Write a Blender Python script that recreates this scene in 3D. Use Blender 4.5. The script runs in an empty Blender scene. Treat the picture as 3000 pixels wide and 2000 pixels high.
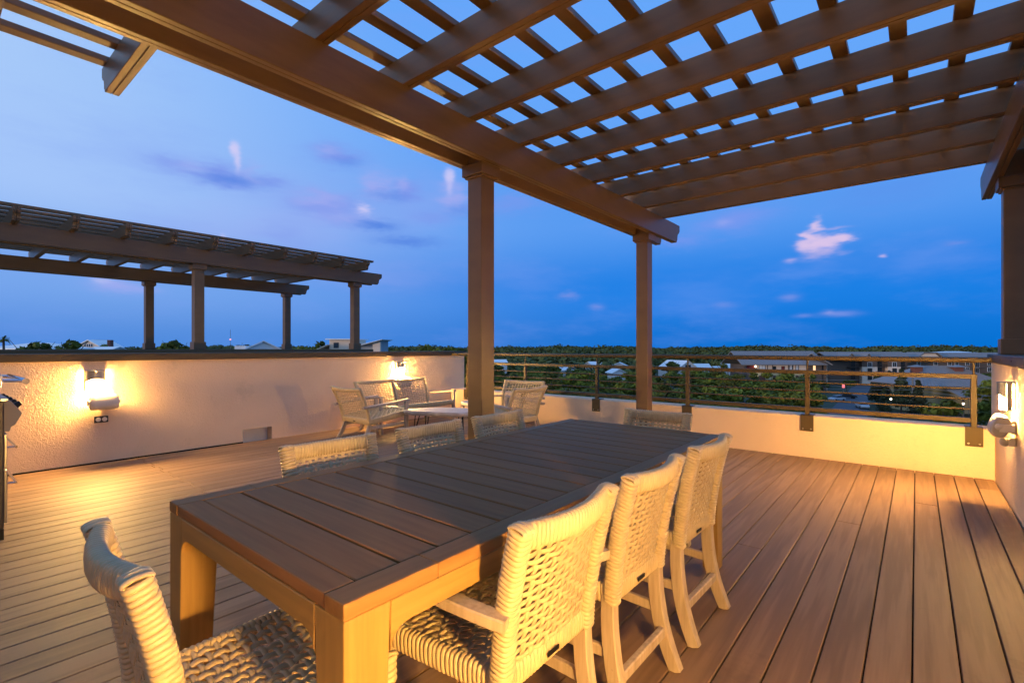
import bpy, bmesh, math, random
from mathutils import Vector, Matrix
R = math.radians
rnd = random.Random(7)
S = bpy.context.scene
COL = S.collection

# ------------------------------------------------------------------ camera
YAW = R(39.45); CA, SA = math.cos(YAW), math.sin(YAW)
EYE = 1.25; FPX = 1440.0; HORIZON = 1019.0
cam = bpy.data.objects.new('camera', bpy.data.cameras.new('camera'))
COL.objects.link(cam); S.camera = cam
cam.location = (0, 0, EYE)
cam.rotation_euler = (R(90), 0, YAW)
cam.data.sensor_width = 36.0
cam.data.lens = 36.0 * FPX / 3000.0
cam.data.shift_y = (HORIZON - 1000.0) / 3000.0
cam.data.clip_start = 0.02; cam.data.clip_end = 6000

# ------------------------------------------------------------------ world: dusk sky
W = bpy.data.worlds.new('World'); S.world = W; W.use_nodes = True
nt = W.node_tree; nt.nodes.clear()
def N(t, **kw):
    n = nt.nodes.new(t)
    for k, v in kw.items(): setattr(n, k, v)
    return n
def math_(op, a, b=None, c=None, clamp=False):
    n = N('ShaderNodeMath', operation=op); n.use_clamp = clamp
    for i, x in enumerate((a, b, c)):
        if x is None: continue
        if isinstance(x, (int, float)): n.inputs[i].default_value = x
        else: nt.links.new(x, n.inputs[i])
    return n.outputs[0]
def mixc(fac, a, b, blend='MIX'):
    n = N('ShaderNodeMix', data_type='RGBA', blend_type=blend)
    for i, x in ((0, fac), (6, a), (7, b)):
        if isinstance(x, (int, float)): n.inputs[i].default_value = x
        elif isinstance(x, tuple): n.inputs[i].default_value = (*x, 1)
        else: nt.links.new(x, n.inputs[i])
    return n.outputs[2]
def srgb(r, g, b):
    f = lambda c: (c/255/12.92) if c/255 <= 0.04045 else ((c/255+0.055)/1.055)**2.4
    return (f(r), f(g), f(b))
def ramp(fac, stops, interp='EASE'):
    n = N('ShaderNodeValToRGB'); n.color_ramp.interpolation = interp
    e = n.color_ramp.elements
    while len(e) < len(stops): e.new(0.5)
    for el, (p, c) in zip(e, stops): el.position = p; el.color = (*c, 1)
    nt.links.new(fac, n.inputs[0]); return n.outputs[0]
tc = N('ShaderNodeTexCoord'); sep = N('ShaderNodeSeparateXYZ')
nt.links.new(tc.outputs['Generated'], sep.inputs[0])
dx, dy, dz = sep.outputs
az = math_('ARCTAN2', dx, dy)                       # clockwise from +Y
el = math_('ARCSINE', dz)
elf = math_('DIVIDE', math_('MAXIMUM', el, 0.0), math.pi/2)
warm_side = ramp(elf, [(0.0, srgb(82, 142, 226)), (0.07, srgb(122, 170, 242)), (0.16, srgb(168, 202, 255)),
                       (0.30, srgb(176, 210, 255)), (1.0, srgb(128, 178, 252))])
cool_side = ramp(elf, [(0.0, srgb(0, 116, 216)), (0.07, srgb(24, 130, 234)), (0.16, srgb(90, 158, 246)),
                       (0.30, srgb(104, 170, 255)), (1.0, srgb(108, 172, 255))])
# glow side: towards -X (the sun has gone down there)
side = math_('COSINE', math_('SUBTRACT', az, R(-165)))
sm = N('ShaderNodeMapRange', interpolation_type='SMOOTHSTEP')
nt.links.new(math_('SUBTRACT', side, math_('MULTIPLY', el, 0.8)), sm.inputs[0]); sm.inputs[1].default_value = -0.92; sm.inputs[2].default_value = 0.02
sky = mixc(sm.outputs[0], cool_side, warm_side)
nish = N('ShaderNodeTexSky', sky_type='NISHITA'); nish.sun_disc = False
nish.sun_elevation = R(3.0); nish.sun_rotation = R(-165); nish.ozone_density = 3.0
nsk = mixc(1.0, nish.outputs[0], (0.05, 0.05, 0.05), 'MULTIPLY')
sky = mixc(0.05, sky, nsk)
# thin drifting wisps over the whole dome
vec = N('ShaderNodeCombineXYZ')
nt.links.new(az, vec.inputs[0]); nt.links.new(math_('MULTIPLY', el, 3.4), vec.inputs[1])
nz = N('ShaderNodeTexNoise'); nz.inputs['Scale'].default_value = 3.2; nz.inputs['Detail'].default_value = 6; nz.inputs['Roughness'].default_value = 0.62
nt.links.new(vec.outputs[0], nz.inputs['Vector'])
wm = N('ShaderNodeMapRange', interpolation_type='SMOOTHSTEP')
nt.links.new(nz.outputs[0], wm.inputs[0]); wm.inputs[1].default_value = 0.47; wm.inputs[2].default_value = 0.72; wm.inputs[4].default_value = 0.22
sky = mixc(wm.outputs[0], sky, srgb(128, 160, 242))
wd = N('ShaderNodeTexNoise'); wd.inputs['Scale'].default_value = 17; wd.inputs['Detail'].default_value = 4; wd.inputs['Roughness'].default_value = 0.48
nt.links.new(vec.outputs[0], wd.inputs['Vector'])
def warped(amp, src):
    o = N('ShaderNodeVectorMath', operation='SUBTRACT'); o.inputs[1].default_value = (.5, .5, .5); nt.links.new(src, o.inputs[0])
    m = N('ShaderNodeVectorMath', operation='MULTIPLY'); m.inputs[1].default_value = (R(amp)*1.5, R(amp), 0); nt.links.new(o.outputs[0], m.inputs[0])
    a = N('ShaderNodeVectorMath', operation='ADD'); nt.links.new(m.outputs[0], a.inputs[0])
    c = N('ShaderNodeCombineXYZ'); nt.links.new(az, c.inputs[0]); nt.links.new(el, c.inputs[1]); nt.links.new(c.outputs[0], a.inputs[1])
    return a.outputs[0]
wf = N('ShaderNodeTexNoise'); wf.inputs['Scale'].default_value = 48; wf.inputs['Detail'].default_value = 4; wf.inputs['Roughness'].default_value = 0.5
nt.links.new(vec.outputs[0], wf.inputs['Vector'])
WARP = [warped(.32, wf.outputs[1]), warped(.95, wf.outputs[1]), warped(3.0, wd.outputs[1])]
def cloud(azd, eld, w, h, col, opac, soft=0.9, warp=1.0):
    global sky
    m = N('ShaderNodeVectorMath', operation='MULTIPLY_ADD'); nt.links.new(WARP[0 if h < .5 or w < .8 else (1 if h < 1.0 else 2)], m.inputs[0])
    m.inputs[1].default_value = (1/R(w), 1/R(h), 0); m.inputs[2].default_value = (-azd/w, -eld/h, 0)
    d = N('ShaderNodeVectorMath', operation='DOT_PRODUCT'); nt.links.new(m.outputs[0], d.inputs[0]); nt.links.new(m.outputs[0], d.inputs[1])
    q = d.outputs['Value']
    if soft < .9: q = math_('POWER', q, 1.6)                       # fuller core for the sunlit heaps
    g = math_('MULTIPLY', math_('EXPONENT', math_('MULTIPLY', q, -1.7)), opac)
    sky = mixc(g, sky, col)
LAV = srgb(126, 152, 236); PINK = srgb(208, 204, 246); DARK = srgb(84, 132, 226); ROSE = srgb(162, 172, 240)
LAV2 = srgb(122, 152, 238); PK = srgb(218, 196, 234); PK2 = srgb(118, 146, 228); PK3 = srgb(172, 172, 232); SOFT = srgb(92, 146, 236)
for c in [(-61.5, 14.0, 11.0, 4.5, ROSE, .30, .95), (-68.0, 11.5, 12.0, 2.6, ROSE, .28, .95), (-49.5, 16.0, 6.0, 4.0, ROSE, .26, .95), (-54.0, 8.0, 9.0, 2.2, ROSE, .2, .95),
          (-70.4, 16.7, 4.83, 1.16, LAV, 0.9, 0.95), (-74.5, 17.2, 2.40, 0.78, LAV, 0.5, 0.95), (-65.6, 16.9, 2.40, 0.71, LAV, 0.65, 0.95),
          (-69.1, 16.5, 3.31, 0.69, DARK, 0.7, 0.95), (-72.6, 17.1, 1.67, 0.67, ROSE, 0.35, 0.95), (-68.9, 19.4, 0.57, 0.76, PINK, 0.9, 0.8),
          (-68.6, 18.4, 0.36, 1.18, PINK, 0.75, 0.9), (-67.4, 17.5, 0.93, 1.05, ROSE, 0.4, 0.95), (-59.2, 20.2, 3.35, 1.35, LAV, 0.85, 0.95),
          (-60.0, 20.6, 1.40, 0.67, ROSE, 0.5, 0.95), (-57.9, 19.7, 2.15, 0.68, DARK, 0.4, 0.95), (-54.8, 17.7, 1.78, 1.69, ROSE, 0.8, 0.95),
          (-51.6, 17.2, 2.09, 1.48, LAV, 0.85, 0.95), (-52.0, 18.0, 0.91, 0.93, ROSE, 0.6, 0.95), (-53.5, 16.7, 3.00, 0.69, DARK, 0.45, 0.95),
          (-60.2, 15.0, 5.22, 1.71, LAV, 0.85, 0.95), (-60.7, 15.7, 2.76, 1.04, ROSE, 0.7, 0.95), (-56.3, 15.1, 0.87, 0.69, PINK, 0.85, 0.95),
          (-58.2, 14.0, 3.92, 0.83, ROSE, 0.5, 0.95), (-54.8, 13.5, 3.15, 0.77, DARK, 0.9, 0.95), (-51.6, 12.0, 4.56, 0.78, DARK, 0.75, 0.95),
          (-48.9, 14.6, 3.10, 0.94, LAV, 0.5, 0.95), (-64.1, 11.7, 2.96, 1.45, LAV, 0.35, 0.95), (-46.7, 19.1, 0.74, 0.95, PINK, 0.8, 0.8),
          (-46.7, 18.1, 0.51, 1.34, PINK, 0.7, 0.9), (-46.3, 16.8, 1.96, 1.58, ROSE, 0.85, 0.95), (-45.4, 15.6, 2.36, 0.87, DARK, 0.4, 0.95),
          (-39.5, 16.2, 4.38, 1.19, LAV, 0.55, 0.95), (-69.9, 11.0, 0.33, 0.31, PINK, 0.6, 0.95), (-78.2, 5.6, 2.06, 0.74, ROSE, 0.75, 0.95),
          (-79.3, 6.0, 0.94, 0.37, PINK, 0.4, 0.95), (-76.3, 5.4, 1.53, 0.38, ROSE, 0.5, 0.95), (-15.9, 12.9, 3.68, 1.31, LAV2, 0.7, 0.95),
          (-20.7, 11.6, 2.85, 0.75, LAV2, 0.6, 0.95), (-14.2, 13.7, 4.23, 0.94, LAV2, 0.6, 0.95), (-16.2, 13.2, 1.01, 0.44, ROSE, 0.45, 0.95),
          (-7.1, 9.2, 1.87, 1.01, PK3, 0.8, 0.85), (-7.9, 11.1, 0.81, 1.22, PK, 0.95, 0.7), (-7.4, 10.2, 1.89, 0.88, PK, 0.98, 0.7),
          (-5.8, 10.5, 1.32, 0.56, PK, 0.98, 0.75), (-8.8, 10.2, 0.76, 0.62, PK, 0.9, 0.8), (-9.9, 8.8, 0.72, 0.28, PK3, 0.8, 0.95),
          (-6.3, 11.5, 1.53, 0.17, PK3, 0.6, 0.95), (-6.9, 9.7, 0.96, 0.17, LAV2, 0.5, 0.95), (-2.4, 8.5, 0.30, 0.19, PK, 0.75, 0.95),
          (-10.0, 5.1, 1.09, 0.45, PK2, 0.75, 0.95), (-16.2, 4.6, 1.28, 0.40, PK2, 0.6, 0.95), (-5.8, 3.3, 1.82, 0.33, PK2, 0.85, 0.95),
          (-8.8, 3.2, 1.00, 0.24, PK2, 0.6, 0.95), (-6.6, 3.5, 0.62, 0.27, PK3, 0.4, 0.95), (0.4, 7.9, 4.46, 1.83, SOFT, 0.6, 0.95),
          (-9.0, 7.5, 5.62, 1.24, SOFT, 0.6, 0.95), (-18.9, 5.7, 6.63, 2.61, SOFT, 0.5, 0.95), (2.6, 9.0, 0.92, 0.24, PK2, 0.5, 0.95),
          (-2.1, 14.2, 6.53, 1.90, SOFT, 0.5, 0.95), (-32.9, 6.0, 1.34, 0.55, PK2, 0.75, 0.95), (-29.7, 4.7, 1.00, 0.43, PK2, 0.75, 0.95),
          (-37.1, 7.5, 4.77, 1.59, SOFT, 0.4, 0.95)]:
    cloud(*c)
bg = N('ShaderNodeBackground'); bg.inputs[1].default_value = 1.0
nt.links.new(sky, bg.inputs[0])
W.cycles.sampling_method = 'MANUAL'; W.cycles.sample_map_resolution = 512
out = N('ShaderNodeOutputWorld'); nt.links.new(bg.outputs[0], out.inputs[0])

# afterglow of the set sun: very weak and very soft
sun = bpy.data.objects.new('sun', bpy.data.lights.new('sun', 'SUN')); COL.objects.link(sun)
sun.data.energy = 1.3; sun.data.angle = R(4); sun.data.color = (1.0, 0.80, 0.66)
gd = Vector((math.sin(R(-165))*math.cos(R(3)), math.cos(R(-165))*math.cos(R(3)), math.sin(R(3))))
sun.rotation_euler = gd.to_track_quat('Z', 'Y').to_euler()

S.view_settings.view_transform = 'Standard'; S.view_settings.look = 'None'
S.view_settings.exposure = 0.0; S.view_settings.gamma = 1.0; S.view_settings.use_curve_mapping = False
S.render.engine = 'CYCLES'
S.cycles.use_denoising = True
S.cycles.max_bounces = 6; S.cycles.diffuse_bounces = 4; S.cycles.glossy_bounces = 3
S.cycles.sample_clamp_indirect = 6.0
LAMP_POWER = 1500.0
LAMP_COL = (1.0, 0.56, 0.15)

# ------------------------------------------------------------------ materials
MATS = {}
def mat(name, c1, c2=None, rough=0.6, scale=6.0, stretch=(1, 1, 1), bump=0.0, bscale=None, dist=0.01, metal=0.0,
        detail=5.0, distort=0.0, contrast=(0.3, 0.7), coat=0.0, wave=None, randval=0.0, spec=None, rvar=0.0, wear=None):
    if name in MATS: return MATS[name]
    m = bpy.data.materials.new(name); m.use_nodes = True; t = m.node_tree
    b = t.nodes['Principled BSDF']; L = t.links.new
    tcn = t.nodes.new('ShaderNodeTexCoord'); oi = t.nodes.new('ShaderNodeObjectInfo')
    off = t.nodes.new('ShaderNodeVectorMath'); off.operation = 'SCALE'; off.inputs[0].default_value = (37.0, 53.0, 71.0)
    L(oi.outputs['Random'], off.inputs['Scale'])
    add = t.nodes.new('ShaderNodeVectorMath'); add.operation = 'ADD'
    L(tcn.outputs['Object'], add.inputs[0]); L(off.outputs[0], add.inputs[1])
    mp = t.nodes.new('ShaderNodeMapping'); mp.inputs['Scale'].default_value = stretch
    L(add.outputs[0], mp.inputs[0])
    nz = t.nodes.new('ShaderNodeTexNoise'); nz.inputs['Scale'].default_value = scale
    nz.inputs['Detail'].default_value = detail; nz.inputs['Distortion'].default_value = distort
    L(mp.outputs[0], nz.inputs['Vector'])
    fac = nz.outputs[0]
    if wave:
        wv = t.nodes.new('ShaderNodeTexWave'); wv.wave_type = 'RINGS'; wv.rings_direction = wave[2] if len(wave) > 2 else 'Z'
        wv.inputs['Scale'].default_value = wave[0]; wv.inputs['Distortion'].default_value = wave[1]
        wv.inputs['Detail'].default_value = 3; wv.inputs['Detail Scale'].default_value = 1.5
        L(mp.outputs[0], wv.inputs['Vector'])
        mx = t.nodes.new('ShaderNodeMix'); mx.data_type = 'FLOAT'; mx.inputs[0].default_value = 0.5
        L(nz.outputs[0], mx.inputs[2]); L(wv.outputs[1], mx.inputs[3]); fac = mx.outputs[0]
    rp = t.nodes.new('ShaderNodeMapRange'); rp.inputs[1].default_value = contrast[0]; rp.inputs[2].default_value = contrast[1]
    L(fac, rp.inputs[0])
    mc = t.nodes.new('ShaderNodeMix'); mc.data_type = 'RGBA'
    mc.inputs[6].default_value = (*c1, 1); mc.inputs[7].default_value = (*(c2 or c1), 1)
    L(rp.outputs[0], mc.inputs[0]); colr = mc.outputs[2]
    if randval:
        hs = t.nodes.new('ShaderNodeHueSaturation'); rr = t.nodes.new('ShaderNodeMapRange')
        rr.inputs[3].default_value = 1-randval; rr.inputs[4].default_value = 1+randval
        L(oi.outputs['Random'], rr.inputs[0]); L(rr.outputs[0], hs.inputs['Value']); L(colr, hs.inputs['Color']); colr = hs.outputs[0]
    if wear:                     # pale scuffs with a shape of their own
        wn = t.nodes.new('ShaderNodeTexNoise'); wn.inputs['Scale'].default_value = wear[0]; wn.inputs['Detail'].default_value = 8; wn.inputs['Roughness'].default_value = .7
        L(add.outputs[0], wn.inputs['Vector'])
        wr = t.nodes.new('ShaderNodeMapRange'); wr.inputs[1].default_value = wear[1]; wr.inputs[2].default_value = wear[1]+.1; wr.inputs[4].default_value = wear[3]
        L(wn.outputs[0], wr.inputs[0])
        wm_ = t.nodes.new('ShaderNodeMix'); wm_.data_type = 'RGBA'; wm_.inputs[7].default_value = (*wear[2], 1)
        L(wr.outputs[0], wm_.inputs[0]); L(colr, wm_.inputs[6]); colr = wm_.outputs[2]
    L(colr, b.inputs['Base Color'])
    b.inputs['Roughness'].default_value = rough; b.inputs['Metallic'].default_value = metal
    if rvar:
        rv = t.nodes.new('ShaderNodeMapRange'); rv.inputs[3].default_value = max(0.02, rough-rvar); rv.inputs[4].default_value = min(1, rough+rvar)
        L(nz.outputs[0], rv.inputs[0]); L(rv.outputs[0], b.inputs['Roughness'])
    if coat: b.inputs['Coat Weight'].default_value = coat; b.inputs['Coat Roughness'].default_value = 0.15
    if spec is not None: b.inputs['Specular IOR Level'].default_value = spec
    if bump:
        bn = t.nodes.new('ShaderNodeBump'); bn.inputs['Strength'].default_value = bump; bn.inputs['Distance'].default_value = dist
        if bscale:
            n2 = t.nodes.new('ShaderNodeTexNoise'); n2.inputs['Scale'].default_value = bscale; n2.inputs['Detail'].default_value = 3
            n2.inputs['Distortion'].default_value = distort; L(mp.outputs[0], n2.inputs['Vector']); L(n2.outputs[0], bn.inputs['Height'])
        else: L(fac, bn.inputs['Height'])
        L(bn.outputs[0], b.inputs['Normal'])
    MATS[name] = m; return m
def emit(name, col, strength):
    if name in MATS: return MATS[name]
    m = bpy.data.materials.new(name); m.use_nodes = True
    b = m.node_tree.nodes['Principled BSDF']
    b.inputs['Base Color'].default_value = (.8, .8, .8, 1); b.inputs['Emission Color'].default_value = (*col, 1); b.inputs['Emission Strength'].default_value = strength
    MATS[name] = m; return m

PAINT = mat('brown_painted_timber', (.125, .067, .026), (.158, .087, .035), .42, 5, (.6, .6, 1.5), .25, 60, .0015, randval=.06, rvar=.08)
PAINTX = mat('brown_painted_timber_x', (.125, .066, .026), (.170, .092, .039), .40, 7, (.35, 2, 2), .35, 34, .0015, randval=.08, rvar=.08, wear=(9, .69, (.06, .03, .02), .7))
PAINTY = mat('brown_painted_timber_y', (.120, .064, .024), (.160, .088, .034), .40, 7, (2, .35, 2), .35, 34, .0015, randval=.06, rvar=.08)
METAL = mat('dark_bronze_metal', (.080, .053, .021), (.086, .057, .023), .5, 2, spec=.4)
STUCCO = mat('cream_stucco', (.79, .555, .36), (.85, .605, .40), .9, 1.2, bump=.6, bscale=46, dist=.012, distort=1.2, wear=(1.6, .58, (.62, .43, .28), .45))
DECK = mat('composite_decking', (.215, .126, .066), (.305, .184, .100), .62, 16, (3.2, .16, 1), .45, None, .002, spec=.3, detail=7, distort=.5, wave=(4.5, 6.0, 'X'), randval=.09, contrast=(.2, .8), rvar=.10, wear=(1.7, .60, (.15, .085, .045), .5))
DECKDARK = mat('dark_deck_gap', (.006, .004, .003), None, .95, spec=.1)
TABLE = mat('dark_stained_teak', (.255, .118, .042), (.345, .165, .062), .6, 10, (.3, 4.5, 4.5), .3, None, .0015, detail=7, randval=.08, rvar=.08, spec=.12, wear=(7, .70, (.22, .15, .11), .35))
TABLEY = mat('stained_teak_edge_lamplit', (.30, .165, .040), (.41, .235, .062), .5, 10, (4.5, .3, 4.5), .35, None, .0015, detail=7, randval=.05, rvar=.1, wear=(12, .67, (.28, .2, .14), .4))  # long aprons: golder than the top, lamp light put into the colour
TABLEX = mat('stained_teak_end_lamplit', (.31, .17, .040), (.42, .235, .060), .5, 10, (.3, 4.5, 4.5), .35, None, .0015, detail=7, randval=.05, rvar=.1, wear=(12, .67, (.28, .2, .14), .4))  # end aprons: same teak with lamp gold mixed into its colour
CORD = mat('cream_woven_cord', (.54, .405, .22), (.64, .49, .275), .38, 30, rvar=.08, bump=.1, bscale=300, dist=.0006, randval=.03)
TEAK = mat('weathered_pale_teak', (.42, .31, .20), (.58, .45, .31), .62, 12, (5, 5, .45), .4, None, .0015, detail=8, wear=(14, .66, (.12, .08, .05), .8))
TEAKG = mat('greyed_teak', (.34, .28, .23), (.46, .39, .32), .62, 12, (4, 4, .6), .35, None, .0015, detail=8)
SLAB = mat('bleached_live_edge_wood', (.40, .33, .28), (.60, .52, .46), .5, 5, (1, 3, 1), .3, None, .002, detail=7, distort=1.0, wave=(1.2, 5))
BLACK = mat('black_steel', (.012, .012, .012), None, .4, metal=.5)
STEEL = mat('brushed_stainless', (.46, .43, .40), (.52, .49, .46), .28, 4, (.2, 8, 1), metal=1.0)
CHROME = mat('chrome', (.8, .8, .82), None, .08, metal=1.0)
GRILLDK = mat('dark_grill_panel', (.07, .06, .055), None, .4, metal=.6)
SHADE = mat('satin_metal_shade', (.40, .36, .31), (.44, .40, .35), .4, 20, metal=.85)
LENS = emit('lit_lamp_glass', LAMP_COL, LAMP_POWER)
WHITEPL = mat('white_plastic', (.70, .66, .60), None, .35)
CLEARPL = mat('frosted_diffuser', (.50, .45, .38), None, .3)
BEIGEPL = mat('beige_fixture_paint', (.50, .44, .36), None, .4)
OUTBOX = mat('black_outlet', (.02, .018, .016), None, .35)

# ------------------------------------------------------------------ mesh helpers
class MB:
    def __init__(s): s.v = []; s.f = []
    def add(s, vs, fs):
        o = len(s.v); s.v += [tuple(v) for v in vs]; s.f += [tuple(i+o for i in f) for f in fs]; return s
    def box(s, x0, x1, y0, y1, z0, z1):
        return s.add([(x0,y0,z0),(x1,y0,z0),(x1,y1,z0),(x0,y1,z0),(x0,y0,z1),(x1,y0,z1),(x1,y1,z1),(x0,y1,z1)],
                     [(3,2,1,0),(4,5,6,7),(0,1,5,4),(1,2,6,5),(2,3,7,6),(3,0,4,7)])
    def prism(s, poly, axis, a, b):
        n = len(poly)
        def p(q, w):
            if axis == 'x': return (w, q[0], q[1])
            if axis == 'y': return (q[0], w, q[1])
            return (q[0], q[1], w)
        vs = [p(q, a) for q in poly] + [p(q, b) for q in poly]
        fs = [tuple(range(n))[::-1], tuple(range(n, 2*n))] + [(i, (i+1) % n, n+(i+1) % n, n+i) for i in range(n)]
        return s.add(vs, fs)
    def sweep(s, path, sec, up=(0,0,1), scales=None, cap=True, closed=False):
        P = [Vector(p) for p in path]; n = len(P); k = len(sec); up = Vector(up); vs = []
        for i, p in enumerate(P):
            if closed: T = P[(i+1) % n] - P[i-1]
            else: T = P[min(i+1, n-1)] - P[max(i-1, 0)]
            T.normalize(); N1 = up - T*T.dot(up)
            if N1.length < 1e-4: N1 = Vector((1, 0, 0)) - T*T.x
            N1.normalize(); N2 = T.cross(N1); sc = scales[i] if scales else 1.0
            for a, b in sec: vs.append(p + N2*a*sc + N1*b*sc)
        fs = []
        for i in range(n if closed else n-1):
            j = (i+1) % n
            for q in range(k): fs.append((i*k+q, i*k+(q+1) % k, j*k+(q+1) % k, j*k+q))
        if cap and not closed: fs += [tuple(range(k))[::-1], tuple(range((n-1)*k, n*k))]
        return s.add(vs, fs)
    def tube(s, path, r, k=8, up=(0,0,1), **kw):
        return s.sweep(path, [(r*math.cos(2*math.pi*i/k), r*math.sin(2*math.pi*i/k)) for i in range(k)], up, **kw)
    def lathe(s, prof, n=16, origin=(0,0,0), axis='z'):
        vs = []; k = len(prof)
        for i in range(n):
            a = 2*math.pi*i/n
            for r, h in prof:
                q = (r*math.cos(a), r*math.sin(a), h)
                if axis == 'y': q = (q[0], q[2], q[1])
                if axis == 'x': q = (q[2], q[0], q[1])
                vs.append((q[0]+origin[0], q[1]+origin[1], q[2]+origin[2]))
        fs = []
        for i in range(n):
            j = (i+1) % n
            for q in range(k-1): fs.append((i*k+q, j*k+q, j*k+q+1, i*k+q+1))
        return s.add(vs, fs)
    def mesh(s, name, m, smooth=False, bevel=0.0, seg=1, recalc=True):
        me = bpy.data.meshes.new(name); me.from_pydata(s.v, [], s.f)
        if bevel or recalc:
            b = bmesh.new(); b.from_mesh(me)
            if recalc: bmesh.ops.recalc_face_normals(b, faces=b.faces[:])
            if bevel:
                es = [e for e in b.edges if len(e.link_faces) == 2 and e.calc_face_angle(0) > R(25)]
                bmesh.ops.bevel(b, geom=es, offset=bevel, segments=seg, profile=.6, affect='EDGES', clamp_overlap=True)
            b.to_mesh(me); b.free()
        me.materials.append(m)
        if smooth:
            me.polygons.foreach_set('use_smooth', [True]*len(me.polygons)); me.set_sharp_from_angle(angle=R(50))
        me.update(); return me
    def build(s, name, m, parent=None, loc=None, rot=None, smooth=False, bevel=0.0, seg=1, recalc=True):
        return obj(name, s.mesh(name, m, smooth, bevel, seg, recalc), parent, loc, rot)
def obj(name, me, parent=None, loc=None, rot=None):
    o = bpy.data.objects.new(name, me); COL.objects.link(o); o.parent = parent
    if loc is not None: o.location = loc
    if rot is not None: o.rotation_euler = rot
    return o
def tag(o, label, cat, group=None):
    o['label'] = label; o['category'] = cat
    if group: o['group'] = group
    return o
def thing(name, label, cat, loc=(0,0,0), rz=0.0, group=None):
    o = bpy.data.objects.new(name, None); COL.objects.link(o); o.location = loc; o.rotation_euler = (0, 0, rz)
    return tag(o, label, cat, group)
def structure(o): o['kind'] = 'structure'; return o
KIDS = {}
def dup(root, loc, rz, label=None, scale=None):
    def cp(o, par):
        c = o.copy(); COL.objects.link(c); c.parent = par
        for ch in KIDS.get(o.name) or KIDS.setdefault(o.name, list(o.children)): cp(ch, c)
        return c
    c = cp(root, None); c.location = loc; c.rotation_euler = (0, 0, rz)
    if label: c['label'] = label
    if scale: c.scale = scale
    return c
def far(px, d, z=0.0):
    r = (px-1500.0)/FPX*d
    return Vector((r*CA - d*SA, r*SA + d*CA, z))
def zat(py, d): return EYE - (py-HORIZON)/FPX*d

# ------------------------------------------------------------------ terrace geometry constants
XL, XR, YB = -6.86, 0.58, 6.51
Y0 = -3.2
BP = 0.146
# deck
deck = structure(MB().box(XL, XR, Y0, YB, -.12, -.03).build('deck', DECKDARK))
bw = BP-.006
lens_ = {}
def board_mesh(L):
    L = round(L, 3)
    if L not in lens_:
        lens_[L] = MB().box(-bw/2, bw/2, 0, L-.003, -.028, 0).mesh('board', DECK, bevel=.003)
    return lens_[L]
x = XR-.012-bw/2; i = 0
while x > XL:
    cuts = [Y0+.01]
    if x < -3.2: cuts.append(1.63 if i % 2 else 1.6)
    elif i % 3 == 0: cuts.append(6.05-.9*((i//3) % 4))
    else: cuts.append(-1.4 if i % 2 else 2.9)
    if -3.2 <= x and i % 3 and abs(x+.45) > .1: cuts = [Y0+.01]
    cuts.append(YB-.012)
    for a, b in zip(cuts, cuts[1:]): obj('board', board_mesh(b-a), deck, (x, a, 0))
    x -= BP; i += 1

# parapet walls -------------------------------------------------------------
def cap_screws(parent, ys, xface, sgn):
    for y in ys:
        MB().lathe([(0, .004), (.005, .003), (.007, 0)], 8, (0, 0, 0), 'x').build('screw', METAL, parent, (xface, y, 1.15), (0, 0, 0 if sgn > 0 else R(180)), smooth=True)
wl = thing('parapet_wall', 'long cream stucco parapet with two lit wall lamps, behind the lounge set', 'wall')
SY0, SY1, SH = 2.75, 3.13, .17
w = MB(); T = .30; YE = 6.86
w.box(XL-T, XL, Y0, YE, SH, 1.13); w.box(XL-T, XL, Y0, SY0, -.12, SH); w.box(XL-T, XL, SY1, YE, -.12, SH)
w.build('wall_body', STUCCO, wl)
MB().box(XL-T+.01, XL-.14, SY0+.001, SY1-.001, -.1, SH-.001).build('scupper_recess', mat('skylit_scupper', (.85, .83, .80), None, .6), wl)  # sky light through the open scupper is put into the pale colour
c = MB().box(XL-T-.03, XL+.028, Y0, YE+.03, 1.108, 1.19).build('cap_flashing', METAL, wl, bevel=.006)
cap_screws(wl, [.35+.62*k for k in range(11)], XL+.029, 1)
MB().box(XL, XL+.012, Y0, SY0, .0, .014).build('base_joint', DECKDARK, wl)
wr = thing('parapet_wall', 'cream stucco parapet at the right edge carrying a lit lamp and a post', 'wall')
MB().box(XR, XR+T, Y0, YB+.35, -.12, 1.13).build('wall_body', STUCCO, wr)
MB().box(XR-.028, XR+T+.03, Y0, YB+.38, 1.108, 1.19).build('cap_flashing', METAL, wr, bevel=.006)
cap_screws(wr, [.9+.62*k for k in range(9)], XR-.029, -1)
wb = thing('low_parapet', 'low cream stucco wall below the bronze railing', 'wall')
MB().box(XL+.001, XR-.001, YB, YB+.30, -.12, .475).build('wall_body', STUCCO, wb, bevel=.012, seg=2)

wk = thing('sun_block_wall', 'unseen stucco wall added behind the camera to shade the terrace', 'wall')
MB().box(XL-T, -1.0, Y0-.3, Y0-.001, -.12, 3.6).box(.1, XR+T, Y0-.3, Y0-.001, -.12, 3.6).box(-.999, .099, Y0-.3, Y0-.001, 2.2, 3.6).build('wall_body', STUCCO, wk)  # unseen wall added to keep low sun and sky light off the terrace
MB().box(-.999, .099, Y0-.2, Y0-.1, -.1, 2.199).build('door', PAINT, wk)  # unseen door filling the opening of the added wall

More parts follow.
